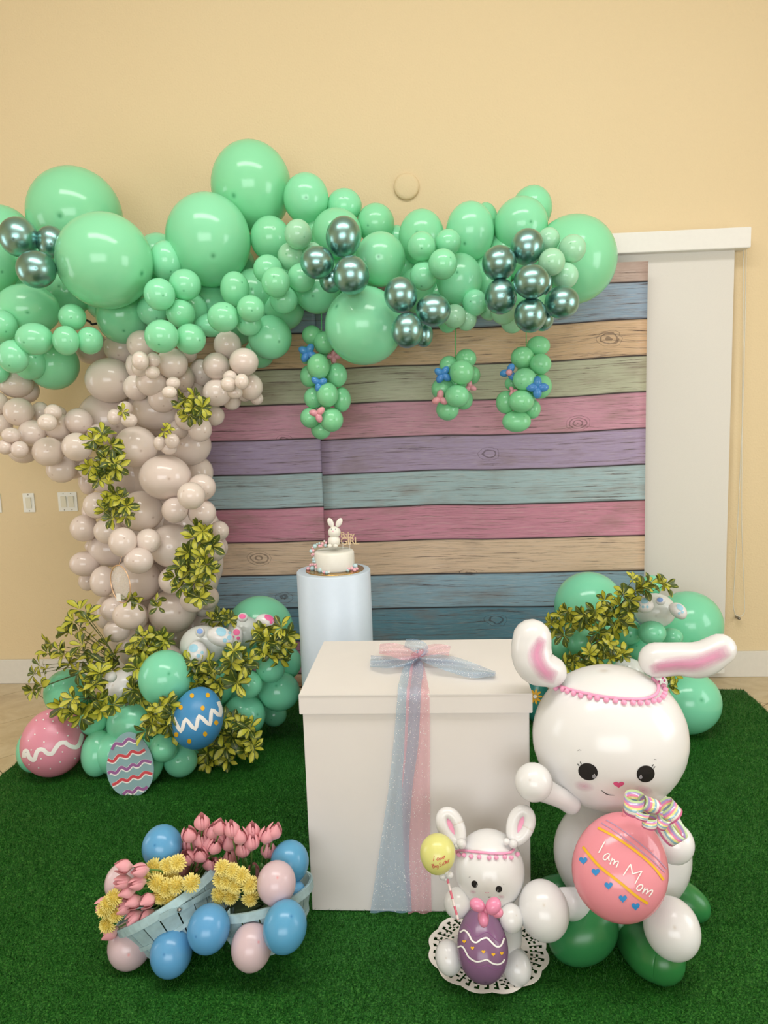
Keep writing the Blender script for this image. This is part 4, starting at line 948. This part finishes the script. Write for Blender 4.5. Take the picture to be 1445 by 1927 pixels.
balloon(861, 1699, 26, 27.5, YS-.06, M['white'], sm_, 'paw', knot=False, tip=(-.4, -.1, -1)); balloon(962, 1728, 22.5, 26, YS-.10, M['white'], sm_, 'paw', knot=False, tip=(.5, .2, -1))
balloon(844, 1802, 25, 31, YS-.10, M['white'], sm_, 'foot', knot=False, tip=(-.2, 0, -1), ang=10); balloon(973, 1827, 27, 31.5, YS-.07, M['white'], sm_, 'foot', knot=False, tip=(0, .1, -1), ang=6)
balloon(872, 1782, 24, 22, YS-.04, M['white'], sm_, 'leg', knot=False); balloon(968, 1803, 24, 20, YS-.03, M['white'], sm_, 'leg', knot=False)
b = bvh_of(sh)
face(sh, b, [((893, 1663.5, 5.8, 6.8, 25), (897, 1667)), ((938.6, 1673, 6.2, 6.2, 0), (936, 1676))], None, [(918, 1687), (920.5, 1688), (923, 1686.3)],
     [[(882.5, 1651.5), (884, 1650), (886, 1650.3)], [(944.5, 1663), (947, 1663.5), (948, 1665)]], [(890, 1678, 7, 4), (943, 1687, 7, 4)], .6, sh)
stroke('nose', b, [(913, 1679), (916, 1680), (920, 1679)], 1.2, M['p_softpink'], sh, sm=3)
pompoms(sm_, b, PP([(455, 525), (480, 512), (520, 513), (600, 522), (700, 532), (800, 540), (900, 540), (960, 530), (985, 510), (988, 490)]),
        PP([(462, 530), (487, 556), (530, 558), (597, 570), (670, 576), (762, 584), (828, 582), (905, 576), (965, 581), (1020, 550)]), .0035, .0062, 'pink pompom trim around the head of the small rabbit', .003)
pe = balloon(907.5, 1778, 47.5, 64.5, YS-.13, M['purpleegg'], None, 'held_egg_balloon', ang=2, egg=.10, tip=(0, -.9, -.35))
tag(pe, 'purple egg balloon with white waves and gold dots, in front of the small rabbit', 'balloon'); b = bvh_of(pe)
w1 = [(487, 1292), (528, 1273), (568, 1308), (600, 1368), (640, 1388), (690, 1357), (740, 1346), (780, 1383), (825, 1424), (868, 1420), (893, 1372), (900, 1345)]
w2 = [(464, 1434), (500, 1422), (530, 1452), (570, 1525), (640, 1568), (700, 1560), (740, 1550), (790, 1583), (845, 1594), (888, 1574), (904, 1546)]
stroke('painted_wave', b, PP(w1), 3.2, M['p_white'], pe); stroke('painted_wave', b, PP(w2), 3.0, M['p_white'], pe)
stroke('painted_wave', b, PP([(x+10, y-58) for x, y in w1[1:-1]]), 1.1, M['p_purple'], pe); stroke('painted_wave', b, PP([(x+8, y+52) for x, y in w2[1:-1]]), 1.1, M['p_purple'], pe)
for x, y in ((528, 1378), (605, 1440), (708, 1475), (800, 1500), (878, 1490)): blob('painted_heart', b, *PP(x, y), heart(3.6, .1, 16), M['p_yellow'], pe, rings=2)
bw = thing('balloon_bow', at(912, 1712, YS-.2), 'bubblegum pink twisted balloon bow on the purple egg', 'bow')
for x, y, rx, ry, a in ((898, 1703, 15, 12, -25), (928, 1705, 17, 14, 50), (909.6, 1727, 10.5, 17, 0), (936, 1717, 11, 10, 0), (916, 1712, 7, 7, 0)): balloon(x, y, rx, ry, YS-.235, M['bubblepink'], bw, 'bow_loop', ang=a, knot=False)
yo = thing('toy_balloon', at(861, 1728, YS-.12), 'little yellow balloon on a pink dotted stick, lettered I am Big Sister', 'balloon')
yb2 = balloon(823.5, 1607, 33.5, 36.5, YS-.12, M['yellow'], yo, 'balloon', ang=-5, tip=(.3, -1, -.1), egg=-.04, knot=False); b = bvh_of(yb2)
for x, y, r in ((833, 1649, 7), (845.5, 1646.5, 7.5), (839, 1642, 5.5), (838, 1654, 4)): balloon(x, y, r, r, YS-.125, M['white'], yo, 'collar_bubble', knot=False)
tube('stick', [at(841, 1652, YS-.12), at(851, 1690, YS-.14), at(861.5, 1729, YS-.16)], .0032, M['straw'], yo, 10)
for L in ([(240, 558), (230, 612)], [(286, 584), (272, 578), (262, 592), (270, 603), (283, 592), (286, 584), (290, 602)], [(296, 600), (300, 578), (309, 592), (318, 570), (326, 588), (333, 556), (338, 578)],
          [(217, 640), (227, 672)], [(212, 643), (233, 637), (236, 646), (224, 654), (243, 656), (244, 668), (227, 674)], [(249, 652), (253, 668)], [(272, 650), (260, 656), (262, 668), (275, 660), (276, 650), (276, 676), (264, 684)],
          [(305, 624), (289, 630), (290, 641), (304, 645), (301, 658), (286, 664)], [(314, 634), (318, 652)], [(332, 620), (322, 628), (332, 638), (324, 648)], [(340, 598), (346, 636)], [(333, 614), (353, 608)],
          [(352, 624), (362, 614), (354, 608), (350, 620), (357, 630), (366, 622)], [(371, 622), (368, 602), (381, 592)]):
    stroke('lettering', b, PP(L), .9, M['p_red'], yb2, sm=4 if len(L) > 2 else 2)
# doily: lace disc with real holes
D0 = fl(918, 1797); dz = .0185; RD = .168
do_ = None; V, F = [], []; na = 144; rad = [0, .3, .55, .62, .68, .72, .76, .80, .84, .88, .93, 1.0]
def rimf(a, q): return RD*(q if q < .86 else q*(1+.05*abs(math.sin(a*6))*(q-.86)/.14) if q > .86 else q)
for q in rad:
    for i in range(na):
        a = 2*PI*i/na; r = RD*q*(1+(.055*abs(math.sin(a*6)) if q > .6 else 0)*(q-.6)/.4)
        V.append((D0.x+r*math.cos(a), D0.y+r*math.sin(a), dz))
for k in range(len(rad)-1):
    for i in range(na):
        hole = False
        if rad[k] in (.62, .72, .80, .88) and rad[k] < .9:
            hole = (i % 3 != 0) if rad[k] in (.72, .80) else (i % 4 in (1, 2))
            if (i//12) % 2 == 0 and rad[k] == .62: hole = False
        if rad[k] in (.76, .84): hole = (i % 4 == 2)
        if not hole: F.append([k*na+i, k*na+(i+1) % na, (k+1)*na+(i+1) % na, (k+1)*na+i])
dl = obj('paper_doily', V, F, M['doily'], None, (D0.x, D0.y, dz), smooth=False); m = dl.modifiers.new('thickness', 'SOLIDIFY'); m.thickness = .0012
tag(dl, 'round white lace paper doily with scalloped edge under the small rabbit', 'doily')
# ================================================================== HOOP ORNAMENT
C = at(226.5, 1099, -1.2); k = depth(C)/FPX
ho = thing('hoop_sign', C, 'thin oval hoop ornament with frosted disc, hanging on the cream trunk', 'ornament')
Hx = Vector((-.78, .62, 0)).normalized()
tube('hoop', [C+Hx*36*k*math.cos(2*PI*i/48)+Vector((0, 0, 1))*36*k*math.sin(2*PI*i/48) for i in range(48)], .0022, M['hoop'], ho, 8, closed=True, cap=False)
V = [C+Hx*31*k*math.cos(2*PI*i/40)+Vector((0, 0, 1))*(31*k*math.sin(2*PI*i/40)+.006) for i in range(40)]; no_ = Vector((Hx.y, -Hx.x, 0))*.0015
V += [v+no_ for v in V]; obj('disc', V, [list(range(40)), list(range(40, 80))[::-1]]+[[i, 40+i, 40+(i+1) % 40, (i+1) % 40] for i in range(40)], M['acryl'], ho, smooth=False)
tube('cord', [C+Vector((0, 0, 36*k)), at(229, 1047, -1.12)], .0012, M['hoop'], ho, 6)
p = at(223, 1124, -1.22); box('paper_tag', p, (8.5*k, .001, 15*k), M['tag'], ho)
# ================================================================== VARIEGATED LEAVES
def leafmesh(L, w, fold, curl):
    nu, nv = 4, 6; V, F, uv = [], [], []
    for j in range(nv+1):
        t_ = j/nv; prof = (0, .30, .60, .86, 1.0, .84, .16)[j] if nv == 6 else .5
        for i in range(nu+1):
            s = i/nu*2-1; V.append((s*w/2*prof, L*t_*math.cos(curl*t_*.6), -curl*L*t_*t_*.55+fold*abs(s)*w*prof)); uv.append((i/nu, t_))
    for j in range(nv):
        for i in range(nu): a = j*(nu+1)+i; F.append([a, a+1, a+nu+2, a+nu+1])
    return mesh('leaf', V, F, M['leaf'], uv)
LM = [leafmesh(1, .46, .26, .35), leafmesh(1, .52, .16, .7), leafmesh(1, .42, .32, .15), leafmesh(1, .5, .1, 1.0)]
def umbel(parent, P, Nd, L, n, root=None):
    Nd = Nd.normalized(); a0 = rnd.uniform(0, 6.28); t1 = Nd.orthogonal().normalized(); t2 = Nd.cross(t1)
    if root is not None:
        mid = (P+root)/2+Vector((0, 0, .012)); tube('stem', [root, mid, P], [.0022, .0018, .0013], M['woodstem'], parent, 6, smoothn=3)
    for i in range(n):
        a = a0+2*PI*i/n*.93+rnd.uniform(-.28, .28); op = rnd.uniform(.55, 1.3); D = (Nd*math.cos(op)+(t1*math.cos(a)+t2*math.sin(a))*math.sin(op)).normalized()
        Z = (Nd-D*Nd.dot(D)); Z = Z.normalized() if Z.length > .05 else t1
        X = D.cross(Z).normalized(); l = L*rnd.uniform(.9, 1.42)
        Q = P + D*l*.06
        inst('leaf', rnd.choice(LM), Matrix(((X.x*l, D.x*l, Z.x*l, Q.x), (X.y*l, D.y*l, Z.y*l, Q.y), (X.z*l, D.z*l, Z.z*l, Q.z), (0, 0, 0, 1))), parent)
def bunch(label, spots, y, L=24, n=8, root=None, spread=.03, stems=True):
    cx = sum(s[0] for s in spots)/len(spots); cyy = sum(s[1] for s in spots)/len(spots); C = at(cx, cyy, y+.05)
    o = thing('foliage_sprig', C, label, 'foliage', 'variegated leaf sprigs')
    rt = at(*root, y+.10) if root else C
    for s in spots:
        yy = y+rnd.uniform(-spread, spread); P = at(s[0], s[1], yy); k = depth(P)/FPX
        out_ = (RGT*(s[0]-cx)-UP*(s[1]-cyy))*k; Nd = (CAM-P).normalized()*.9+out_*(4.5 if len(spots) > 1 else 0)+Vector((rnd.gauss(0, .3), rnd.gauss(0, .2), rnd.gauss(.15, .3)))
        umbel(o, P, Nd, (s[2] if len(s) > 2 else L)*k, n, rt if stems else None)
    return o
bunch('leaf sprig at the junction of the side branch and the trunk', [(175, 828), (192, 818), (208, 838), (222, 850), (180, 850), (198, 862), (212, 872), (172, 878), (190, 884), (205, 888), (218, 880), (186, 902)], -.98, 20)
bunch('tiny leaf sprig between three little cream balloons, upper trunk', [(230, 775)], -.98, 13, 6, stems=False)
bunch('tiny leaf sprig above the little cream balloons at mid trunk', [(309, 812), (315, 807)], -1.0, 13, 5, stems=False)
bunch('leaf sprig on the left of the trunk below the light switches height', [(215, 930), (228, 938), (205, 948), (222, 955), (238, 952), (198, 962), (212, 975), (236, 972)], -.98, 19)
bunch('leaf sprig high on the right side of the trunk', [(350, 752), (366, 748), (345, 768), (362, 768), (380, 768), (355, 780), (374, 778)], -.92, 18)
bunch('dark leaf sprig on the right edge of the trunk against the pink planks', [(368, 992), (382, 1000), (396, 1012), (365, 1012), (378, 1022), (398, 1028)], -.96, 20)
bunch('largest leaf sprig on the trunk, lower right', [(352, 1048), (372, 1055), (388, 1062), (340, 1068), (358, 1072), (378, 1080), (330, 1085), (348, 1092), (366, 1098), (390, 1078), (340, 1105), (380, 1102), (366, 1118), (376, 1125), (355, 1040), (385, 1050)], -1.0, 20)
bunch('sparse leaf sprig beside the hoop, low on the trunk', [(240, 1128), (250, 1122), (260, 1136)], -1.08, 16, 4)
bunch('single small yellow leaf sprig on the lower trunk', [(292, 1132), (298, 1142)], -1.0, 16, 4)
# wide bush at far left
bu = thing('foliage_bush', at(200, 1260, -1.0), 'wide spray of variegated leaves on long stems, left of the trunk base', 'foliage', 'variegated leaf sprigs')
rt = at(225, 1250, -1.0)
for x, y, l in [(150, 1148, 22), (164, 1158, 22), (140, 1170, 20), (130, 1190, 24), (148, 1188, 22), (168, 1172, 20), (170, 1205, 18), (155, 1215, 22), (98, 1212, 20), (90, 1230, 20), (112, 1225, 18), (122, 1232, 20), (75, 1252, 18), (66, 1268, 18), (88, 1258, 16), (80, 1292, 22), (62, 1300, 16), (132, 1250, 20), (150, 1240, 20), (178, 1235, 22), (200, 1215, 18), (215, 1232, 22), (198, 1250, 22), (172, 1258, 22), (222, 1250, 20), (212, 1262, 18), (150, 1262, 20), (190, 1275, 20)]:
    yy = -1.0+rnd.uniform(-.06, .06); P = at(x, y, yy); k = depth(P)/FPX
    Nd = (P-rt).normalized()*.8+(CAM-P).normalized()*.7+Vector((rnd.gauss(0, .25), 0, rnd.gauss(.2, .25))); umbel(bu, P, Nd, l*k, rnd.choice((5, 6, 7)), rt)
bunch('leaf sprig over the left mint balloons, above the pink egg', [(120, 1330, 24), (138, 1315), (160, 1298), (178, 1288), (140, 1338, 26), (152, 1348, 26), (182, 1318), (190, 1336), (212, 1326), (175, 1272), (188, 1268), (168, 1330)], -1.25, 20)
bunch('leaf sprig between the white rabbit body and the large mint balloon', [(258, 1258), (268, 1250), (262, 1280), (252, 1298), (264, 1304), (250, 1312), (268, 1318)], -1.16, 20)
bunch('dark leaf sprig at the foot of the trunk above the mint balloons', [(256, 1210), (270, 1200), (285, 1196), (300, 1198), (262, 1222), (278, 1216), (292, 1212), (308, 1206), (255, 1230), (272, 1234), (300, 1220)], -1.08, 18)
bunch('leaf sprig below the blue pawed rabbit figure', [(360, 1245), (375, 1250), (392, 1248), (365, 1265), (382, 1268), (400, 1262), (370, 1285), (388, 1288), (405, 1280), (415, 1292), (402, 1300), (380, 1278)], -1.14, 19)
bunch('leaf sprig right of the paw pads, mid heap', [(440, 1225), (452, 1238), (436, 1245), (458, 1252), (445, 1262), (432, 1258), (468, 1240), (452, 1275), (446, 1285, 24)], -1.16, 20)
bunch('leaf sprig behind the pink pawed rabbit figure', [(398, 1165), (410, 1160), (422, 1162), (432, 1166), (412, 1170)], -.9, 15)
bunch('leaf sprig at the right end of the left heap near the pedestal', [(490, 1190), (502, 1185), (530, 1182), (540, 1195), (485, 1205), (500, 1205), (515, 1208), (528, 1215), (495, 1225), (512, 1230), (525, 1235), (538, 1222)], -1.06, 19)
bunch('leaf sprig between the egg cutout and blue egg balloon', [(288, 1345), (300, 1335), (315, 1328), (322, 1345), (285, 1362), (302, 1360), (318, 1362), (275, 1375, 22), (325, 1378), (296, 1350)], -1.34, 20)
bunch('leaf sprig lying on the turf below the blue egg balloon', [(420, 1355), (438, 1360), (455, 1365), (470, 1372), (418, 1378), (436, 1385), (452, 1388), (470, 1392), (405, 1400), (425, 1405), (442, 1410), (460, 1412), (390, 1418), (408, 1428), (428, 1428), (475, 1408), (395, 1432)], -1.16, 21)
bunch('leaf sprigs draped over the right balloon heap', [(1038, 1172), (1048, 1180), (1062, 1160), (1070, 1150), (1075, 1170), (1062, 1195), (1090, 1168), (1100, 1158), (1112, 1165), (1105, 1180), (1125, 1190), (1120, 1150), (1138, 1130), (1150, 1145), (1142, 1160), (1160, 1165), (1155, 1178), (1172, 1120), (1185, 1130), (1180, 1150), (1165, 1140), (1195, 1112), (1205, 1105), (1220, 1100), (1238, 1098), (1250, 1102), (1212, 1108), (1175, 1175), (1128, 1205), (1190, 1092, 14)], -1.04, 19, spread=.05, root=(1150, 1160))
bunch('low leaf sprig behind the head of the large rabbit', [(1065, 1252), (1080, 1242), (1095, 1240), (1110, 1232), (1125, 1238), (1138, 1225), (1150, 1218), (1162, 1228), (1150, 1238), (1170, 1232), (1120, 1250), (1095, 1252), (1145, 1210)], -1.12, 18)
bunch('small leaf sprig under the right ear of the large rabbit', [(1262, 1280), (1270, 1270), (1256, 1290)], -1.0, 18, 6)
# ================================================================== FLOWER BASKETS
def basket(label, rim_px, rim_z, axis, rb_, rt_, h):
    A = Vector(axis).normalized(); Cr = fl(rim_px[0], rim_px[1], rim_z); B = Cr-A*h
    X = (Vector((1, 0, 0))-A*A.x).normalized(); Y = A.cross(X)
    o = thing('flower_basket', B, label, 'basket')
    n = 18
    for i in range(n):
        V = []; a1 = 2*PI*(i+.04)/n; a2 = 2*PI*(i+.96)/n; dr = rnd.uniform(-.0012, .0012)
        for q in range(5):
            t_ = q/4; r = rb_+(rt_-rb_)*(t_**.8)+dr
            for a in (a1, a2):
                for th in (0, -.003): V.append(B+A*h*t_+(X*math.cos(a)+Y*math.sin(a))*(r+th))
        F = []
        for q in range(4):
            b_ = q*4; c_ = b_+4
            F += [[b_, b_+2, c_+2, c_], [b_+1, c_+1, c_+3, b_+3], [b_, c_, c_+1, b_+1], [b_+2, b_+3, c_+3, c_+2]]
        F += [[0, 1, 3, 2], [16, 18, 19, 17]]
        obj('slat', V, F, M['basket'], o, smooth=False)
    V, F, uv = tubedata([B-A*.0, B+A*.008], [rb_-.004, rb_-.004], 36, False); obj('bottom', V, F, M['basket'], o)
    for t0, w_, ex in ((1.0, .024, .004), (.5, .012, .002)):
        V = []; F = []
        r = rb_+(rt_-rb_)*(t0**.8)
        for i in range(48):
            a = 2*PI*i/48; D = X*math.cos(a)+Y*math.sin(a)
            V += [B+A*(h*t0-w_)+D*(r+ex-.001), B+A*h*t0+D*(r+ex), B+A*h*t0+D*(r-.006), B+A*(h*t0-w_)+D*(r-.007)]
        for i in range(48):
            a = i*4; c_ = ((i+1) % 48)*4; F += [[a, a+1, c_+1, c_], [a+1, a+2, c_+2, c_+1], [a+2, a+3, c_+3, c_+2], [a+3, a, c_, c_+3]]
        obj('hoop', V, F, M['basket'], o, smooth=False)
    V, F, uv = tubedata([B+A*h*.6, B+A*h*.72], [rb_+(rt_-rb_)*.6-.008, rb_+(rt_-rb_)*.7-.008], 36, False); obj('moss_filling', V, F, M['filler'], o)
    return o, B, A, X, Y
b1, B1, A1, X1, Y1 = basket('pale blue wooden basket tipped to the left, full of flowers', (311, 1684), .178, (-.48, .20, .85), .098, .158, .150)
b2, B2, A2, X2, Y2 = basket('pale blue wooden basket beside the gift box, full of flowers', (490, 1676), .172, (-.19, .22, .95), .098, .156, .150)
for o_, P in ((b1, [(300, 1727), (318, 1718), (334, 1710), (352, 1701), (372, 1690), (392, 1679)]), (b2, [(426, 1727), (433, 1720), (440, 1713)])):
    b = bvh_of(*[q for q in o_.children if q.name.split('.')[0] in ('slat', 'hoop')]); V, F, cs = [], [], []
    for x, y in P:
        h_, n_ = hit(b, x, y, .004)
        if h_ is None: continue
        cs.append((h_, n_)); T_ = Vector((0, 0, 1)); V += [h_+T_*.009, h_-T_*.009, h_-T_*.009+n_*.004, h_+T_*.009+n_*.004]
    for i in range(len(cs)-1):
        a = i*4
        for j in range(4): F.append([a+j, a+(j+1) % 4, a+4+(j+1) % 4, a+4+j])
    F += [[0, 1, 2, 3], [len(V)-1, len(V)-2, len(V)-3, len(V)-4]]
    hd = obj('handle', V, F, M['basket'], o_, smooth=False)
    c_, n_ = cs[2]; tube('rivet', [c_+n_*.003, c_+n_*.009], .006, M['clip'], hd, 12)
def petal(open_):
    V, F, uv = [], [], []; nu, nv = 6, 8
    for j in range(nv+1):
        t_ = j/nv; rad_ = .30+.20*math.sin(PI*min(1, t_*.92+.05)) + open_*t_*t_*.16 - (.14*(1-open_))*max(0, t_-.6)/.4; rad_ *= (.35+.65*min(1, t_*3.2))
        wd = (math.sin(PI*(t_*.85+.06))**.5)*.66
        for i in range(nu+1):
            s = i/nu*2-1; a = s*wd*1.25; V.append((rad_*math.cos(a), rad_*math.sin(a), t_*1.25-.10*s*s*t_)); uv.append((i/nu, t_))
    for j in range(nv):
        for i in range(nu): a = j*(nu+1)+i; F.append([a, a+1, a+nu+2, a+nu+1])
    return mesh('petal', V, F, M['tulip'], uv)
PM = [petal(.05), petal(.35), petal(.8)]
def axisM(P, A, s, roll=0):
    A = A.normalized(); X = A.orthogonal().normalized(); q = Matrix.Rotation(roll, 3, A); X = q @ X; Y = A.cross(X)
    return Matrix(((X.x*s, Y.x*s, A.x*s, P.x), (X.y*s, Y.y*s, A.y*s, P.y), (X.z*s, Y.z*s, A.z*s, P.z), (0, 0, 0, 1)))
ORD = ['highest', 'second highest', 'third highest', 'fourth highest', 'fifth highest', 'sixth highest', 'seventh highest', 'eighth highest', 'ninth highest', 'tenth highest', 'eleventh highest', 'twelfth highest', 'thirteenth highest', 'fourteenth highest', 'fifteenth highest']
def rank(pts):
    o = sorted(range(len(pts)), key=lambda i: pts[i][1]); r = {pts[i]: ORD[k] for k, i in enumerate(o)}; r[pts[o[-1]]] = 'lowest'; return r
MZ = zoomed(150, 1510, 3.211)
def tulip(px, py, y, A, root, label, group, size=27, kind=None):
    P = at(px, py, y); k = depth(P)/FPX; s = size*1.14*k/1.15; A = A.normalized(); kind = rnd.choice((0, 0, 1)) if kind is None else kind
    Bp = P - A*s*.6; o = thing('tulip', Bp, label, 'flower', group); r0 = rnd.uniform(0, 6)
    for i in range(6):
        m = axisM(Bp, A, s*(1 if i % 2 else .94), r0+2*PI*i/6) @ Matrix.Scale(1 if i % 2 else .88, 4); inst('petal', PM[kind], m, o)
    if kind: tube('pistil', [Bp+A*s*.1, Bp+A*s*.7], [s*.10, s*.13], M['tulipheart'], o, 8)
    tube('stem', [Bp, Bp-A*s*.9+(root-Bp)*.15, root], [.0028, .0026, .003], M['stem'], o, 8, smoothn=3)
    return o
SP = [(268, 388), (368, 410), (262, 478), (350, 487), (285, 545), (328, 600), (412, 592), (330, 695), (405, 690), (270, 632), (185, 785), (150, 615)]; RK = rank(SP)
for x, y in SP:
    root = B1+A1*.10; px, py = MZ(x, y); d = Vector(((px-345)*.02, -1.2, (1700-py)*.016+.5)) if False else (RGT*(px-330)*.02-UP*(py-1660)*.012-FWD*.9)
    tulip(px, py, -2.44, d, root, RK[(x, y)]+' pink tulip at the left rim of the tipped basket', 'tulips at the left rim of the tipped basket', 27, rnd.choice((0, 1, 1)))
SP = [(738, 120), (660, 195), (665, 258), (735, 225), (800, 170), (850, 150), (815, 265), (730, 315), (650, 335), (620, 400), (712, 402), (790, 365), (845, 200), (780, 240), (830, 380)]; RK = rank(SP)
for x, y in SP:
    root = B1+A1*.11+X1*.04; px, py = MZ(x, y); d = RGT*(px-370)*.008-UP*(py-1680)*.010-FWD*.45
    tulip(px, py, -2.28+rnd.uniform(-.03, .03), d, root, RK[(x, y)]+' pink tulip in the tall bunch at the back of the tipped basket', 'tulips at the back of the tipped basket', 30, 0 if y < 300 else None)
SP = [(920, 165), (900, 245), (915, 335), (985, 285), (1040, 240), (1042, 175), (970, 205), (1128, 200), (1175, 175), (1140, 290), (1042, 425)]; RK = rank(SP)
for x, y in SP:
    root = B2+A2*.11-X2*.03; px, py = MZ(x, y); d = RGT*(px-455)*.006-UP*(py-1720)*.010-FWD*.35
    tulip(px, py, -2.27+rnd.uniform(-.03, .03), d, root, RK[(x, y)]+' pink tulip in the basket beside the gift box', 'tulips in the basket beside the gift box', 30, 0 if y < 400 else 1)
def mumhead():
    V, F, uv = [], [], []; rr = random.Random(2)
    for ring, (el, n, L) in enumerate(((-.25, 18, 1.0), (.05, 20, 1.02), (.3, 18, .98), (.58, 15, .92), (.82, 14, .88), (1.05, 10, .82), (1.25, 7, .78), (1.45, 4, .76))):
        for i in range(n):
            a = 2*PI*i/n+ring*.37+rr.uniform(-.08, .08); e = el+rr.uniform(-.08, .08); D = Vector((math.cos(a)*math.cos(e), math.sin(a)*math.cos(e), math.sin(e)))
            S_ = Vector((-math.sin(a), math.cos(a), 0)); U_ = D.cross(S_); w = .085; k = len(V); l = L*rr.uniform(.9, 1.08)
            for t_, ww in ((.25, .5), (.65, 1), (.92, .9), (1.0, .3)):
                c_ = D*l*t_+Vector((0, 0, -.16*t_*t_ if el < .5 else 0)); V += [c_-S_*w*ww, c_+U_*w*.5*ww, c_+S_*w*ww]; uv += [(0, t_), (.5, t_), (1, t_)]
            for q in range(3):
                b_ = k+q*3; F += [[b_, b_+1, b_+4, b_+3], [b_+1, b_+2, b_+5, b_+4]]
    bm = bmesh.new(); bmesh.ops.create_uvsphere(bm, u_segments=14, v_segments=8, radius=.58); bm.verts.index_update(); k = len(V)
    for v in bm.verts: V.append(v.co.copy()); uv.append((0, .35))
    F += [[v.index+k for v in f_.verts] for f_ in bm.faces]; bm.free()
    return mesh('bloom', V, F, M['mum'], uv)
MM = mumhead()
def mum(px, py, y, d, root, label, group, size=17.5):
    P = at(px, py, y); k = depth(P)/FPX; o = thing('chrysanthemum', P, label, 'flower', group)
    inst('bloom', MM, axisM(P, d, size*k*rnd.uniform(.92, 1.08), rnd.uniform(0, 6)), o); tube('stem', [P, root], .0024, M['stem'], o, 6)
SP = [(210, 575), (150, 642), (215, 675), (165, 738), (175, 610)]; RK = rank(SP)
for x, y in SP:
    px, py = MZ(x, y); mum(px, py, -2.45, -RGT*.5-FWD+UP*.2, B1+A1*.12, RK[(x, y)]+' yellow chrysanthemum hanging over the left end of the tipped basket', 'chrysanthemums at the left end of the tipped basket')
SP = [(450, 400), (530, 388), (590, 368), (465, 485), (550, 460), (585, 505), (490, 565), (548, 588), (675, 490), (510, 430), (440, 450), (520, 520)]; RK = rank(SP)
for x, y in SP:
    px, py = MZ(x, y); mum(px, py, -2.38 if y < 480 else -2.42, RGT*(px-316)*.01-FWD-UP*(py-1660)*.01, B1+A1*.12, RK[(x, y)]+' yellow chrysanthemum in the middle of the tipped basket', 'chrysanthemums in the middle of the tipped basket', 18)
SP = [(860, 395), (920, 415), (850, 470), (940, 495), (1025, 500), (910, 570), (1030, 580), (845, 560), (975, 445), (890, 470)]; RK = rank(SP)
for x, y in SP:
    px, py = MZ(x, y); mum(px, py, -2.39, RGT*(px-440)*.01-FWD-UP*(py-1670)*.012, B2+A2*.11, RK[(x, y)]+' yellow chrysanthemum at the left of the basket beside the gift box', 'chrysanthemums in the basket beside the gift box', 17)
for x0_, y0_, x1_, y1_, rr_ in ((440, 1688, 452, 1640, B2), (465, 1690, 478, 1628, B2), (500, 1690, 492, 1625, B2), (482, 1690, 505, 1640, B2), (455, 1690, 462, 1615, B2)):
    P0, P1 = at(x0_, y0_, -2.3), at(x1_, y1_, -2.3); D = (P1-P0)/7; V, F = [], []
    for j in range(8):
        w = .012*math.sin(PI*(j+.6)/8.2); c_ = P0+D*j; V += [c_-RGT*w, c_+FWD*.003, c_+RGT*w]
    for j in range(7):
        for i in range(2): a = j*3+i; F.append([a, a+1, a+4, a+3])
    o = obj('tulip_leaf', V, F, M['tulipleaf'], b2); m = o.modifiers.new('thickness', 'SOLIDIFY'); m.thickness = .0008
# loose balloons tied round the baskets
for a, mt, lb in (((305, 1593, 37, 39.5, -2.3, 0), 'blue', 'sky blue balloon behind the tipped flower basket'), ((228, 1661, 30, 35, -2.36, 0), 'blush', 'pale pink balloon half hidden behind the left tulips'),
                  ((245, 1786, 40.5, 43, 0, 1), 'blush', 'pale pink balloon at the lower left corner of the tipped basket'), ((322, 1793, 39, 43.5, -2.46, 0), 'blue', 'sky blue balloon on the turf, lowest of the basket balloons'),
                  ((392.5, 1748, 39.5, 44, -2.46, 0), 'blue', 'sky blue balloon between the two flower baskets'), ((473, 1782, 38, 43, -2.46, 0), 'blush', 'pale pink balloon on the turf before the basket beside the gift box'),
                  ((536, 1744, 41, 47, -2.47, 0), 'blue', 'sky blue balloon in front of the basket beside the gift box'), ((545, 1622, 36, 39, -2.27, 0), 'blue', 'sky blue balloon behind the basket, touching the gift box'),
                  ((520, 1662, 36.5, 40, -2.38, 0), 'blush', 'pale pink balloon inside the basket beside the gift box'), ((552, 1682, 24, 26, -2.31, 0), 'blue', 'darker blue balloon deep inside the basket beside the gift box')):
    o = balloon(*a[:5], M[mt], None, 'balloon', rest=bool(a[5]), ang=-8 if a[0] in (245, 536, 392.5) else 0); tag(o, lb, 'balloon', 'balloons around the flower baskets')
